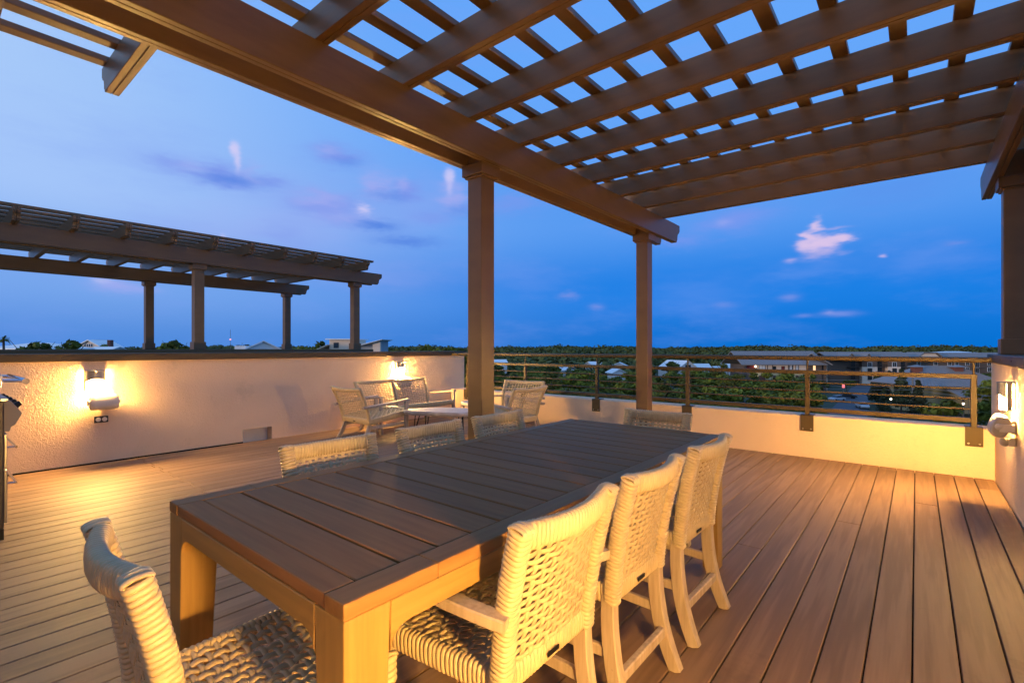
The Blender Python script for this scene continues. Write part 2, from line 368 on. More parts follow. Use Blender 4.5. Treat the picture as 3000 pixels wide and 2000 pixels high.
# railing ---------------------------------------------------------------------
rl = thing('railing', 'bronze metal railing with round top rail and thin horizontal rods', 'railing', (0, YB+.03, 0))
RX0, RX1 = XL+.02, XR-.02
MB().tube([(RX0, 0, 1.135), (RX1, 0, 1.135)], .027, 16).build('top_rail', METAL, rl, smooth=True)
PX = [-6.45, -5.09, -3.72, -2.35, -.97, .43]
MB().box(PX[0], PX[-1]-.0235, -.022, .022, .95, .995).build('upper_bar', METAL, rl, bevel=.003)
MB().box(PX[0], PX[-1]-.0235, -.022, .022, .525, .57).build('lower_bar', METAL, rl, bevel=.003)
for z in (.655, .755, .855):
    MB().tube([(PX[0], 0, z), (PX[-1]-.02, 0, z)], .0095, 8).build('rod', METAL, rl, smooth=True)
for k, px_ in enumerate(PX):
    last = k == len(PX)-1
    MB().box(px_-.023, px_+.023, -.0235, .0235, .44, .996 if last else .95).build('post', METAL, rl, bevel=.003)
    MB().tube([(px_, 0, .99), (px_, 0, 1.115)], .010, 10).build('standoff', METAL, rl, smooth=True)
    b = MB().box(px_-.065, px_+.065, -.042, -.031, .30, .485).box(px_-.065, px_+.065, -.042, .10, .477, .486).build('bracket', METAL, rl, bevel=.002)
    for sx in (-.04, .04):
        MB().lathe([(0, -.006), (.007, -.005), (.009, 0)], 8, (0,0,0), 'y').build('bolt', STEEL, b, (px_+sx, -.042, .325), smooth=True)

# ------------------------------------------------------------------ pergolas
ZB0, ZB1 = 2.775, 3.035      # beam
ZR0, ZR1 = 3.032, 3.222      # rafter
def ogee(x_in, x_tip, z0, z1, sgn):
    """profile points of a decorative tail, from bottom inside to top tip"""
    h = z1-z0; L = abs(x_tip-x_in)
    pts = [(0.0, 0.0), (.25*0, 0.0)]
    raw = [(.0, .0), (.04, .0), (.04, .10), (.12, .12)] + [(.12+.20*(1-math.cos(t)), .12+.42*math.sin(t)) for t in (R(25), R(50), R(75), R(90))] + [(.38, .54), (.38, .62), (.46, .64), (.46, 1.0)]
    tip = .46*h
    return [(x_tip - sgn*(tip - q[0]*h), z0+q[1]*h) for q in raw]
def timber_profile(x0, x1, z0, z1):
    a = ogee(0, x1, z0, z1, 1); b = ogee(0, x0, z0, z1, -1)
    return a + b[::-1]
def pergola(root, xb, posts, raf_y, raf_x, slat_x, slat_y, beam_y, zbase, cut=None):
    pb = {}
    for X in xb:
        for s in (-1, 1):
            xc = X + s*.1215
            me = pb.get('b')
            if me is None:
                pr = timber_profile(beam_y[0], beam_y[1], ZB0, ZB1)
                me = pb['b'] = MB().prism(pr, 'x', -.040, -.0012).prism(pr, 'x', .0012, .040).mesh('beam_board', PAINTY, bevel=.004)
            obj('beam_board', me, root, (xc, 0, 0))
    pr = timber_profile(raf_x[0], raf_x[1], ZR0, ZR1)
    def rafter_mesh(pr): return MB().prism(pr, 'y', -.041, -.0015).prism(pr, 'y', .0015, .041).mesh('rafter', PAINTX, bevel=.003)
    me = rafter_mesh(pr); me2 = me
    if cut: me2 = rafter_mesh(ogee(0, raf_x[1], ZR0, ZR1, 1) + [(cut[0], ZR1), (cut[0], ZR0)])
    for y in raf_y: obj('rafter', me2 if cut and y > cut[1] else me, root, (0, y, 0))
    me = MB().box(-.045, .045, slat_y[0], slat_y[1], ZR1-.001, ZR1+.04).mesh('slat', PAINTY, bevel=.003)
    ms_ = MB().box(-.045, .045, slat_y[0], cut[1]-.02, ZR1-.001, ZR1+.04).mesh('slat', PAINTY, bevel=.003) if cut else me
    for xx in slat_x: obj('slat', ms_ if cut and xx < cut[0]-.05 else me, root, (xx, 0, 0))
    for (X, Y) in posts:
        z0 = zbase(X)
        h = .08
        p = MB().box(X-h, X+h, Y-h, Y+h, z0, ZB1-.03).build('post', PAINT, root, bevel=.005)
        cm = MB().box(X-.115, X+.115, Y-.115, Y+.115, ZB0-.095, ZB0-.001).box(X-.098, X+.098, Y-.098, Y+.098, ZB0-.112, ZB0-.096)
        cm.build('post_cap', PAINT, p, bevel=.004)
        MB().box(X-.1, X+.1, Y-.1, Y+.1, z0+.001, z0+.14).build('post_base', PAINT, p, bevel=.004)
RY = [1.51+.6285*(k-4) for k in range(13)]
pg = thing('pergola', 'brown timber pergola over the dining table seen from below', 'pergola')
pergola(pg, (-2.84, .68), [(-2.84, 3.04), (-2.84, 6.26), (-2.84, -.24), (.68, 6.26), (.68, 3.04), (.68, -.24)], RY, (-4.45, 1.32),
        [-4.36+.305*k for k in range(19)], (-1.35, 6.72), (-1.7, 7.12), lambda X: 0.0 if X < 0 else 1.191, (-3.0, .98))
pf = thing('pergola', 'brown timber pergola on the neighbouring terrace beyond the long stucco wall', 'pergola')
pergola(pf, (-10.17, -13.62), [(-10.17, 3.3), (-10.17, 6.56), (-13.62, 3.42), (-13.62, 6.62), (-10.17, .04), (-13.62, .1)], [y+.02 for y in RY], (-14.15, -9.62),
        [-14.0+.305*k for k in range(15)], (-1.35, 6.74), (-1.7, 7.2), lambda X: 1.221)
nb = thing('neighbour_terrace', 'neighbouring roof terrace with dark capped parapets under the far pergola', 'terrace')
MB().box(-17, -7.3, -4, 7.0, -14, .3).build('terrace_block', STUCCO, nb)
for X in (-10.17, -13.62):
    MB().box(X-.15, X+.15, -4, 6.9, .3, 1.16).build('parapet', STUCCO, nb)
    MB().box(X-.19, X+.19, -4.02, 6.94, 1.15, 1.22).build('cap_flashing', METAL, nb, bevel=.005)
own = structure(MB().box(XL-T-.001, XR+T+.001, Y0-6, YB+.299, -14, -.13).build('building_base', STUCCO))

# ------------------------------------------------------------------ dining table
TX0, TX1, TY0, TY1, TZ = -1.89, -.86, .53, 2.95, .75
tb = thing('dining_table', 'long dark slatted wooden dining table with thick tapered legs', 'table', ((TX0+TX1)/2, (TY0+TY1)/2, 0))
hx, hy = (TX1-TX0)/2, (TY1-TY0)/2
bd = .072
TABLEB = mat('dark_stained_teak_border', (.255, .125, .040), (.345, .175, .060), .5, 10, (4.5, .3, 4.5), .3, None, .0015, detail=7, rvar=.08, spec=.12, wear=(7, .70, (.22, .15, .11), .35))
# mitred top border: long sides and ends
MB().box(-hx+bd+.001, hx-bd-.001, -hy+.001, -hy+bd, TZ-.032, TZ).build('end_border', TABLE, tb, bevel=.004, seg=2)
MB().box(-hx+bd+.001, hx-bd-.001, hy-bd, hy-.001, TZ-.032, TZ).build('end_border', TABLE, tb, bevel=.004, seg=2)
for s in (-1, 1):
    for (a, b) in ((-hy, -hy+.245), (-hy+.2455, hy)):
        xs = sorted((s*(hx-bd), s*hx))
        r_ = .018
        MB().box(xs[0], xs[1], a, b, TZ-.034, TZ).build('side_border', TABLEB, tb, bevel=.004, seg=2)
n = 19; pit = (2*hy-2*bd)/n
pm = MB().box(-hx+bd+.002, hx-bd-.002, -pit/2+.0045, pit/2-.0045, TZ-.028, TZ-.001).mesh('plank', TABLE, bevel=.0025)
for k in range(n): obj('plank', pm, tb, (0, -hy+bd+pit*(k+.5), 0))
MB().box(-hx+.06, hx-.06, -hy+.06, hy-.06, TZ-.062, TZ-.05).build('under_panel', DECKDARK, tb)
AP = .095
for s in (-1, 1):
    ys = sorted((s*(hy-.03), s*(hy-.0006)))
    f = .05
    arc = [(hx-.11-f*(1-math.cos(t)) - 0, 0) for t in (0,)]
    def apron_prof(L):
        pts = [(-L, TZ-.035), (-L, TZ-AP-f)]
        pts += [(-L + f*(1-math.cos(t)), TZ-AP-f + f*math.sin(t)) for t in (R(22), R(45), R(67), R(90))]
        pts += [(L - f*(1-math.cos(t)), TZ-AP-f + f*math.sin(t)) for t in (R(90), R(67), R(45), R(22))]
        return pts + [(L, TZ-AP-f), (L, TZ-.035)]
    MB().prism(apron_prof(hx-.112), 'y', ys[0], ys[1]).build('apron', TABLEX, tb, bevel=.002)
    xs = sorted((s*(hx-.03), s*(hx-.0006)))
    L = hy-.112
    pr = apron_prof(L)
    MB().prism(pr, 'x', xs[0], xs[1]).build('apron', TABLEY, tb, bevel=.002)
    MB().box(*( (hx-.003, hx-.0008) if s > 0 else (-hx+.0008, -hx+.003)), -hy+.2445, -hy+.2465, TZ-AP, TZ-.035).build('seam', DECKDARK, tb)
    for s2 in (-1, 1):
        # leg: square, tapering towards the foot on its two inner faces
        X0, X1 = s*(hx-.112), s*(hx-.001); Y0_, Y1_ = s2*(hy-.112), s2*(hy-.001)
        Xb, Yb = s*(hx-.085), s2*(hy-.085)
        vs = [(X0,Y0_,TZ-.035),(X1,Y0_,TZ-.035),(X1,Y1_,TZ-.035),(X0,Y1_,TZ-.035),(Xb,Yb,.0),(X1,Yb,.0),(X1,Y1_,.0),(Xb,Y1_,.0)]
        MB().add(vs, [(0,1,2,3),(7,6,5,4),(0,4,5,1),(1,5,6,2),(2,6,7,3),(3,7,4,0)]).build('leg', TABLEZ if False else mat('stained_teak_leg_lamplit', (.30, .165, .040), (.40, .23, .060), .5, 10, (4.5, 4.5, .35), .35, None, .0015, detail=7, rvar=.1), tb, bevel=.004, seg=2)  # leg colour carries lamp gold that the table top lacks

# ------------------------------------------------------------------ woven furniture
def lerp(a, b, t): return Vector(a)*(1-t) + Vector(b)*t
def sample(path, s):
    P = [Vector(p) for p in path]; seg = [(P[i+1]-P[i]).length for i in range(len(P)-1)]; tot = sum(seg); d = s*tot
    for i, L in enumerate(seg):
        if d <= L or i == len(seg)-1: return P[i].lerp(P[i+1], min(1, d/L)), tot
        d -= L
def smoothpath(path, n=24):
    P = [Vector(p) for p in path]; out = []; m = len(P)-1
    for k in range(n+1):
        t = k/n*m; i = min(int(t), m-1); u = t-i
        p0 = P[max(i-1, 0)]; p1 = P[i]; p2 = P[i+1]; p3 = P[min(i+2, m)]
        out.append(.5*((2*p1) + (p2-p0)*u + (2*p0-5*p1+4*p2-p3)*u*u + (3*p1-p0-3*p2+p3)*u**3))
    return out
def sup(a, b, th, p=3.2):
    c, s = math.cos(th), math.sin(th)
    return (a*math.copysign(abs(c)**(2/p), c), b*math.copysign(abs(s)**(2/p), s))
def wrap(mb, path, pitch, a, b, up=(0,0,1), th=.006, slant=.004, rg=None, jit=.06, M=18):
    """a cord wound round a member: rows of rounded turns"""
    rg = rg or rnd; P = smoothpath(path, 32); tot = sum((P[i+1]-P[i]).length for i in range(len(P)-1))
    n = max(2, int(tot/pitch)); w = tot/n; up = Vector(up)
    mb.sweep(P, [sup(a-.0035, b-.0035, 2*math.pi*i/12) for i in range(12)], up)
    for k in range(n):
        s = (k+.5)/n; c, _ = sample(P, s); c2, _ = sample(P, min(1, s+.01)); c1, _ = sample(P, max(0, s-.01))
        T = (c2-c1).normalized(); N1 = (up-T*T.dot(up)).normalized(); N2 = T.cross(N1)
        sl = slant*(1+rg.uniform(-.25, .25)); g = 1+rg.uniform(-.018, .022); ws = w*(1+rg.uniform(-jit, jit))
        ph = rg.uniform(-.4, .4)
        vs = []; prof = (R(-86), R(-48), 0, R(48), R(86))
        for i in range(M):
            t = 2*math.pi*i/M; e = sup(a*g, b*g, t); o = Vector((math.cos(t)/max(a, .001), math.sin(t)/max(b, .001))); o.normalize()
            off = sl*math.sin(t+ph)
            for f in prof:
                r = th*(math.cos(f)-.55)
                vs.append(c + N2*(e[0]+o.x*r) + N1*(e[1]+o.y*r) + T*(off + ws*.52*math.sin(f)))
        fs = []; K = 5
        for i in range(M):
            j = (i+1) % M
            for q in range(K-1): fs.append((i*K+q, j*K+q, j*K+q+1, i*K+q+1))
        mb.add(vs, fs)
def weave(mb, Sf, nu, nv, sw, st, cr, amp, twill=False, cord_flat=1.0, pairs=0.0):
    """flat straps along v over and under round cords along u"""
    def nrm(u, v):
        e = .01
        a = Sf(min(1, u+e), v)-Sf(max(0, u-e), v); b = Sf(u, min(1, v+e))-Sf(u, max(0, v-e))
        return a.cross(b).normalized()
    US = [(j+.5)/nu for j in range(nu)]; VS = [(i+.5)/nv for i in range(nv)]
    over = (lambda i, j: ((i+2*(j % 2)) % 4 < 2)) if twill else (lambda i, j: (i+j) % 2 == 0)
    hexs = [(sw/2, 0), (sw/2*.8, st/2), (-sw/2*.8, st/2), (-sw/2, 0), (-sw/2*.8, -st/2), (sw/2*.8, -st/2)]
    for j, u in enumerate(US):
        pts = [Sf(u, 0.0)]
        for i, v in enumerate(VS):
            h = amp*(1 if over(i, j) else -1)
            if i:
                pv = (VS[i-1]+v)/2; hp = amp*.5*((1 if over(i-1, j) else -1)+(1 if over(i, j) else -1))
                pts.append(Sf(u, pv)+nrm(u, pv)*hp)
            pts.append(Sf(u, v)+nrm(u, v)*h)
        pts.append(Sf(u, 1.0))
        mb.sweep(pts, hexs, up=tuple(nrm(u, .5)))
    for i, v in enumerate(VS):
        for dv in ((-pairs, pairs) if pairs else (0,)):
            pts = [Sf(0.0, v+dv)]
            for j, u in enumerate(US):
                h = amp*.9*(-1 if over(i, j) else 1)
                if j:
                    pu = (US[j-1]+u)/2; hp = amp*.45*((-1 if over(i, j-1) else 1)+(-1 if over(i, j) else 1))
                    pts.append(Sf(pu, v+dv)+nrm(pu, v)*hp)
                pts.append(Sf(u, v+dv)+nrm(u, v)*h)
            pts.append(Sf(1.0, v+dv))
            mb.sweep(pts, [(cr*cord_flat*math.cos(2*math.pi*q/6), cr*math.sin(2*math.pi*q/6)) for q in range(6)], up=tuple(nrm(.5, v)))
def knob(mb, c, a, b, h, updir):
    """woven cap that closes the top of a wrapped post: straps laid across each other"""
    c = Vector(c); u = Vector(updir).normalized(); xx = Vector((1, 0, 0)); yy = u.cross(xx).normalized(); xx = yy.cross(u)
    sec = [(.0075, 0), (.0055, .003), (-.0055, .003), (-.0075, 0), (-.0055, -.003), (.0055, -.003)]
    for k in (-.66, 0.0, .66):
        pts = [c + xx*(k*a) + yy*((b+.002)*math.cos(t)) + u*(h*math.sin(t)**.6*(1 if k == 0 else .86)) for t in [R(2+176*i/10) for i in range(11)]]
        mb.sweep(pts, [(a*.36*math.cos(q*R(45)), .005*math.sin(q*R(45))) for q in range(8)], up=tuple(u))
RECT = lambda a, b: [(a, b-.004), (a-.004, b), (-a+.004, b), (-a, b-.004), (-a, -b+.004), (-a+.004, -b), (a-.004, -b), (a, -b+.004)]

def dining_chair(label, group, arms=False, ex=0.0):
    root = thing('dining_armchair' if arms else 'dining_chair', label, 'chair', group=group)
    hb, ht = .186+ex, .202+ex
    post = lambda s: [(s*hb, -.212, .395), (s*hb, -.217, .47), (s*(hb+.005), -.232, .58), (s*(hb+.011), -.255, .70), (s*ht, -.288, .825)]
    for s in (-1, 1):
        m = MB(); wrap(m, post(s), .0130, .0265, .025, up=(0, 1, 0), th=.0062, slant=.003); knob(m, (s*ht, -.2875, .823), .0235, .0215, .011, (0, -.2, 1))
        m.build('back_post', CORD, root, smooth=True)
    bow = .034
    rail = [(-ht+.02, -.279, .803)] + [(ht*2*(u-.5)*.9, -.277-bow*(1-(2*u-1)**2), .803-.006*(1-(2*u-1)**2)) for u in (.12, .3, .5, .7, .88)] + [(ht-.02, -.279, .803)]
    m = MB(); wrap(m, rail, .0135, .019, .031, th=.006, slant=.003, jit=.1); m.build('top_rail', CORD, root, smooth=True)
    PL, PR_ = smoothpath(post(-1), 30), smoothpath(post(1), 30)
    def SB(u, v):
        t = .13+.80*v
        p, _ = sample(PL, t); q, _ = sample(PR_, t)
        p = p + Vector((.022, 0, 0)); q = q - Vector((.022, 0, 0))
        r = p.lerp(q, u); r.y -= bow*(.35+.65*v)*(1-(2*u-1)**2); return r
    m = MB(); weave(m, SB, 11, 16, .0170, .0036, .0034, .0036, cord_flat=2.2); m.build('woven_back', CORD, root, smooth=True)
    # seat
    hr, hf, yr, yf, zs = hb-.005, hb+.03, -.205, .235, .437
    def SS(u, v):
        hw = hr+(hf-hr)*v
        return Vector(((2*u-1)*hw*.95, yr+.015+(yf-yr-.03)*v, zs+.006-.016*math.sin(math.pi*u)*math.sin(math.pi*v)))
    m = MB(); weave(m, SS, 11, 15, .0210, .0042, .0044, .0048, cord_flat=1.7); m.build('woven_seat', CORD, root, smooth=True)
    for (a, b) in (((-hr, yr, zs-.018), (hr, yr, zs-.018)), ((-hf, yf, zs-.018), (hf, yf, zs-.018)), ((-hr, yr, zs-.018), (-hf, yf, zs-.018)), ((hr, yr, zs-.018), (hf, yf, zs-.018))):
        m = MB(); wrap(m, [a, lerp(a, b, .33), lerp(a, b, .66), b], .0150, .019, .032, th=.0062, slant=.0025); m.build('seat_rail', CORD, root, smooth=True)
    for s in (-1, 1):
        m = MB(); wrap(m, [(s*hf, yf, zs-.058), (s*hf, yf, zs-.02), (s*hf, yf, zs+.012)], .0165, .027, .025, up=(0, 1, 0), th=.0075, slant=.002); knob(m, (s*hf, yf, zs+.008), .024, .024, .012, (0, 0, 1))
        m.build('corner_wrap', CORD, root, smooth=True)
        # sabre rear leg and straight front leg
        pl = smoothpath([(s*(hb+.002), -.205, .42), (s*(hb+.003), -.205, .33), (s*(hb+.006), -.218, .21), (s*(hb+.01), -.246, .10), (s*(hb+.014), -.285, 0.0)], 14)
        MB().sweep(pl, RECT(.0185, .024), up=(0, 1, 0), scales=[1+.10*math.sin(math.pi*k/14) for k in range(15)]).build('leg', TEAK, root)
        MB().sweep([(s*hf, yf-.002, .40), (s*hf, yf-.002, .2), (s*hf, yf-.002, 0)], RECT(.019, .019), up=(0, 1, 0)).build('leg', TEAK, root)
        MB().sweep([(s*(hb+.006), -.205, .225), (s*hf, yf-.015, .225)], RECT(.011, .019)).build('stretcher', TEAK, root)
        if arms:
            xa = hb+.052
            arm = smoothpath([(s*(hb+.036), -.262, .605), (s*xa, -.20, .612), (s*(xa+.012), -.05, .618), (s*(xa+.01), .13, .622)], 12)
            MB().sweep(arm, RECT(.024, .015)).build('arm', TEAK, root)
            MB().sweep([(s*(xa+.008), .11, .61), (s*(hf+.022), .15, .50), (s*(hf+.012), .18, .41)], RECT(.014, .018), up=(0, 1, 0)).build('arm_support', TEAK, root)
    MB().sweep([(-hb-.002, -.238, .145), (hb+.002, -.238, .145)], RECT(.013, .019)).build('stretcher', TEAK, root)
    MB().box(-.028, .028, yr-.0285, yr-.026, zs-.026, zs-.014).build('badge', BLACK, root)
    return root

G = 'woven dining chairs round the table'
side = dining_chair('armless woven chair, middle one of the row on the right-hand table side', G)
side.location = (-1.005, 1.68, 0); side.rotation_euler = (0, 0, R(90))
dup(side, (-1.0, 2.285, 0), R(89), 'woven chair on the right of the table, farthest from the camera, beside a table leg')
dup(side, (-1.30, .555, 0), R(-2.5), 'woven chair at the near table end, its back cut by the lower edge')
dup(side, (-1.77, 1.195, 0), R(-91.5), 'woven chair behind the table, leftmost of the three in that row')
dup(side, (-1.77, 1.80, 0), R(-89), 'woven chair behind the table, middle of three, just left of the tall post')
dup(side, (-1.77, 2.36, 0), R(-90.5), 'woven chair behind the table, just right of the tall post')
dup(side, (-1.32, 2.83, 0), R(180.5), 'woven chair at the far table end in front of the low wall')
arm = dining_chair('woven dining armchair with wooden arms, nearest chair on the right table side', G, True, .016)
arm.location = (-1.005, 1.115, 0); arm.rotation_euler = (0, 0, R(91))

def lounge_seat(name, label, cat, group, hw, panels, nx):
    root = thing(name, label, cat, group=group)
    post = lambda xx: [(xx*.93, -.27, .27), (xx*.94, -.295, .38), (xx*.97, -.345, .54), (xx, -.43, .72)]
    xsp = [(-hw + 2*hw*k/panels) for k in range(panels+1)]
    for k, xx in enumerate(xsp):
        mid = 0 < k < panels
        m = MB(); wrap(m, post(xx), .016, .017 if mid else .022, .02, up=(0, 1, 0), th=.006, slant=.003)
        if not mid: knob(m, (xx, -.432, .718), .02, .02, .012, (0, -.3, 1))
        m.build('back_post', CORD, root, smooth=True)
    for k in range(panels):
        xa, xb_ = xsp[k], xsp[k+1]; bow = .05
        rail = [lerp((xa, -.428, .712), (xb_, -.428, .712), u) + Vector((0, -bow*(1-(2*u-1)**2), -.012*(1-(2*u-1)**2))) for u in (0, .15, .35, .5, .65, .85, 1)]
        m = MB(); wrap(m, rail, .014, .018, .024, th=.0055, slant=.002); m.build('top_rail', CORD, root, smooth=True)
        PA, PB = smoothpath(post(xa), 20), smoothpath(post(xb_), 20)
        def SB(u, v, PA=PA, PB=PB):
            t = .12+.84*v; p, _ = sample(PA, t); q, _ = sample(PB, t)
            r = p.lerp(q, .02+.96*u); r.y -= bow*(.3+.7*v)*(1-(2*u-1)**2); return r
        m = MB(); weave(m, SB, nx-1, 14, .0105, .0035, .0048, .004, cord_flat=1.25); m.build('woven_back', CORD, root, smooth=True)
    hs = hw*.94
    def SS(u, v): return Vector(((2*u-1)*hs, -.27+.60*v, .30+.085*v-.025*math.sin(math.pi*v)))
    m = MB(); weave(m, SS, nx*panels, 16, .0135, .004, .0068, .0045, cord_flat=1.3); m.build('woven_seat', CORD, root, smooth=True)
    for (a, b) in (((-hs, -.275, .275), (hs, -.275, .275)), ((-hs, .335, .365), (hs, .335, .365)), ((-hs, -.275, .275), (-hs, .335, .365)), ((hs, -.275, .275), (hs, .335, .365))):
        m = MB(); wrap(m, [a, lerp(a, b, .33), lerp(a, b, .66), b], .016, .02, .038, th=.006, slant=.002, M=14); m.build('seat_rail', CORD, root, smooth=True)
    for s in (-1, 1):
        xa = hw+.028
        MB().sweep([(s*(hw+.012), -.385, .475), (s*xa, -.2, .492), (s*(xa+.012), .05, .515), (s*(xa+.01), .30, .54)], RECT(.03, .014)).build('arm', TEAKG, root)
        MB().sweep([(s*xa, .27, .53), (s*xa, .27, .25), (s*xa, .285, 0)], RECT(.018, .026), up=(0, 1, 0)).build('leg', TEAKG, root)
        MB().sweep(smoothpath([(s*(hs-.03), -.25, .27), (s*(hs-.02), -.285, .15), (s*(hs-.01), -.36, 0)], 6), RECT(.018, .026), up=(0, 1, 0)).build('leg', TEAKG, root)
        MB().sweep([(s*(hs+.015), .25, .22), (s*(hs-.01), -.27, .2)], RECT(.012, .022)).build('side_rail', TEAKG, root)
    MB().box(-.03, .03, -.3045, -.3, .265, .277).build('badge', BLACK, root)
    return root
GL = 'woven lounge chairs round the coffee tables'
la = lounge_seat('lounge_chair', 'woven lounge chair seen from behind at the long stucco wall, left of the tall post', 'armchair', GL, .355, 1, 15)
la.location = (-5.83, 4.06, 0); la.rotation_euler = (0, 0, R(-3))
dup(la, (-4.37, 5.17, 0), R(92), 'woven lounge chair seen from behind, right of the tall post')
dup(la, (-4.76, 5.72, 0), R(186), 'woven lounge chair facing the camera in front of the railing')
ls = lounge_seat('loveseat', 'two seat woven settee standing under the lit lamp of the long stucco wall', 'settee', None, .69, 2, 15)
ls.location = (-6.22, 4.98, 0); ls.rotation_euler = (0, 0, R(-90))

def slab_table(label, loc, rz, ax, ay, h, seed):
    rg = random.Random(seed); root = thing('coffee_table', label, 'table', loc, rz, 'live edge coffee tables')
    ph = [rg.uniform(0, 6.28) for _ in range(4)]; pts = []
    for k in range(40):
        t = 2*math.pi*k/40
        r = 1 + .09*math.sin(2*t+ph[0]) + .10*math.sin(3*t+ph[1]) + .05*math.sin(5*t+ph[2]) + .03*math.sin(9*t+ph[3])
        pts.append((ax*r*math.cos(t), ay*r*math.sin(t)))
    m = MB(); n = 40
    rings = [(.0, .93), (.012, .985), (.035, 1.0), (.052, .97), (.058, .95)]
    vs = []
    for zz, sc in rings:
        for k, (a, b) in enumerate(pts): q = sc+.012*math.sin(k*2.3+zz*90); vs.append((a*q, b*q, h-.058+zz))
    fs = [tuple(range(n))[::-1], tuple(range(4*n, 5*n))]
    for r_ in range(4): fs += [(r_*n+k, r_*n+(k+1) % n, (r_+1)*n+(k+1) % n, (r_+1)*n+k) for k in range(n)]
    m.add(vs, fs).build('slab', SLAB, root)
    for sx, sy in ((1, 1), (1, -1), (-1, 1), (-1, -1)):
        bx, by = sx*ax*.62, sy*ay*.55
        m = MB()
        for q in (-1, 1): m.tube([(bx+q*sx*.0-q*.045, by+q*.03, h-.05), (bx+sx*.05, by+sy*.04, .006)], .0065, 6)
        m.build('hairpin_leg', BLACK, root, smooth=True)
    return root
slab_table('larger low live edge wood coffee table before the settee', (-5.02, 4.62, 0), R(25), .50, .30, .40, 3)
slab_table('smaller raised live edge wood table beside the tall post', (-4.98, 5.22, 0), R(-20), .27, .20, .46, 9)

# ------------------------------------------------------------------ wall lamps, flood lights, outlet
def wall_lamp(label, loc, rz):
    root = thing('wall_lamp', label, 'lamp', loc, rz, 'wall lamps on the parapets')     # local +y points out from the wall
    MB().box(-.084, .084, .0005, .010, -.10, .118).build('back_plate', SHADE, root, bevel=.002)
    def arc(r, a0=0, a1=180, n=18): return [(r*math.cos(R(a0+(a1-a0)*k/n)), .011+r*.95*math.sin(R(a0+(a1-a0)*k/n))) for k in range(n+1)]
    MB().prism(arc(.076), 'z', -.098, .100).build('glass', LENS, root)
    MB().prism(arc(.092), 'z', .1015, .111).build('top_plate', SHADE, root)
    for a0, a1 in ((5, 27), (153, 175)):
        MB().prism(arc(.091, a0, a1, 4)+arc(.086, a0, a1, 4)[::-1], 'z', -.10, .1013).build('glow_screen_strip', SHADE, root)  # strips added to screen the wall from the glowing glass
    m = MB(); vs = []; n = 24
    for k in range(n+1):
        t = R(28+124*k/n)
        u = (k/n-.5)*2
        zl = .020 - .035*abs(u)**2.2
        for r in (.087, .0905):
            for z in (zl, .1013): vs.append((r*math.cos(t), .011+r*.95*math.sin(t), z))
    fs = []
    for k in range(n):
        a, b = 4*k, 4*(k+1)
        fs += [(a, b, b+1, a+1), (a+2, a+3, b+3, b+2), (a, a+2, b+2, b), (a+1, b+1, b+3, a+3)]
    fs += [(0, 1, 3, 2), (4*n, 4*n+2, 4*n+3, 4*n+1)]
    m.add(vs, fs).build('shade', SHADE, root)
    return root
ZL = .895
wall_lamp('lit half round wall lamp near the left edge above the black outlet', (XL, 1.235, ZL), R(-90))
wall_lamp('lit half round wall lamp just above the woven settee', (XL, 5.27, ZL), R(-90))
wall_lamp('lit wall lamp on the right parapet above the oval flood light', (XR, 5.36, ZL-.02), R(90))
wall_lamp('wall lamp on the right parapet next to the camera, out of the picture', (XR, .42, ZL-.02), R(90))

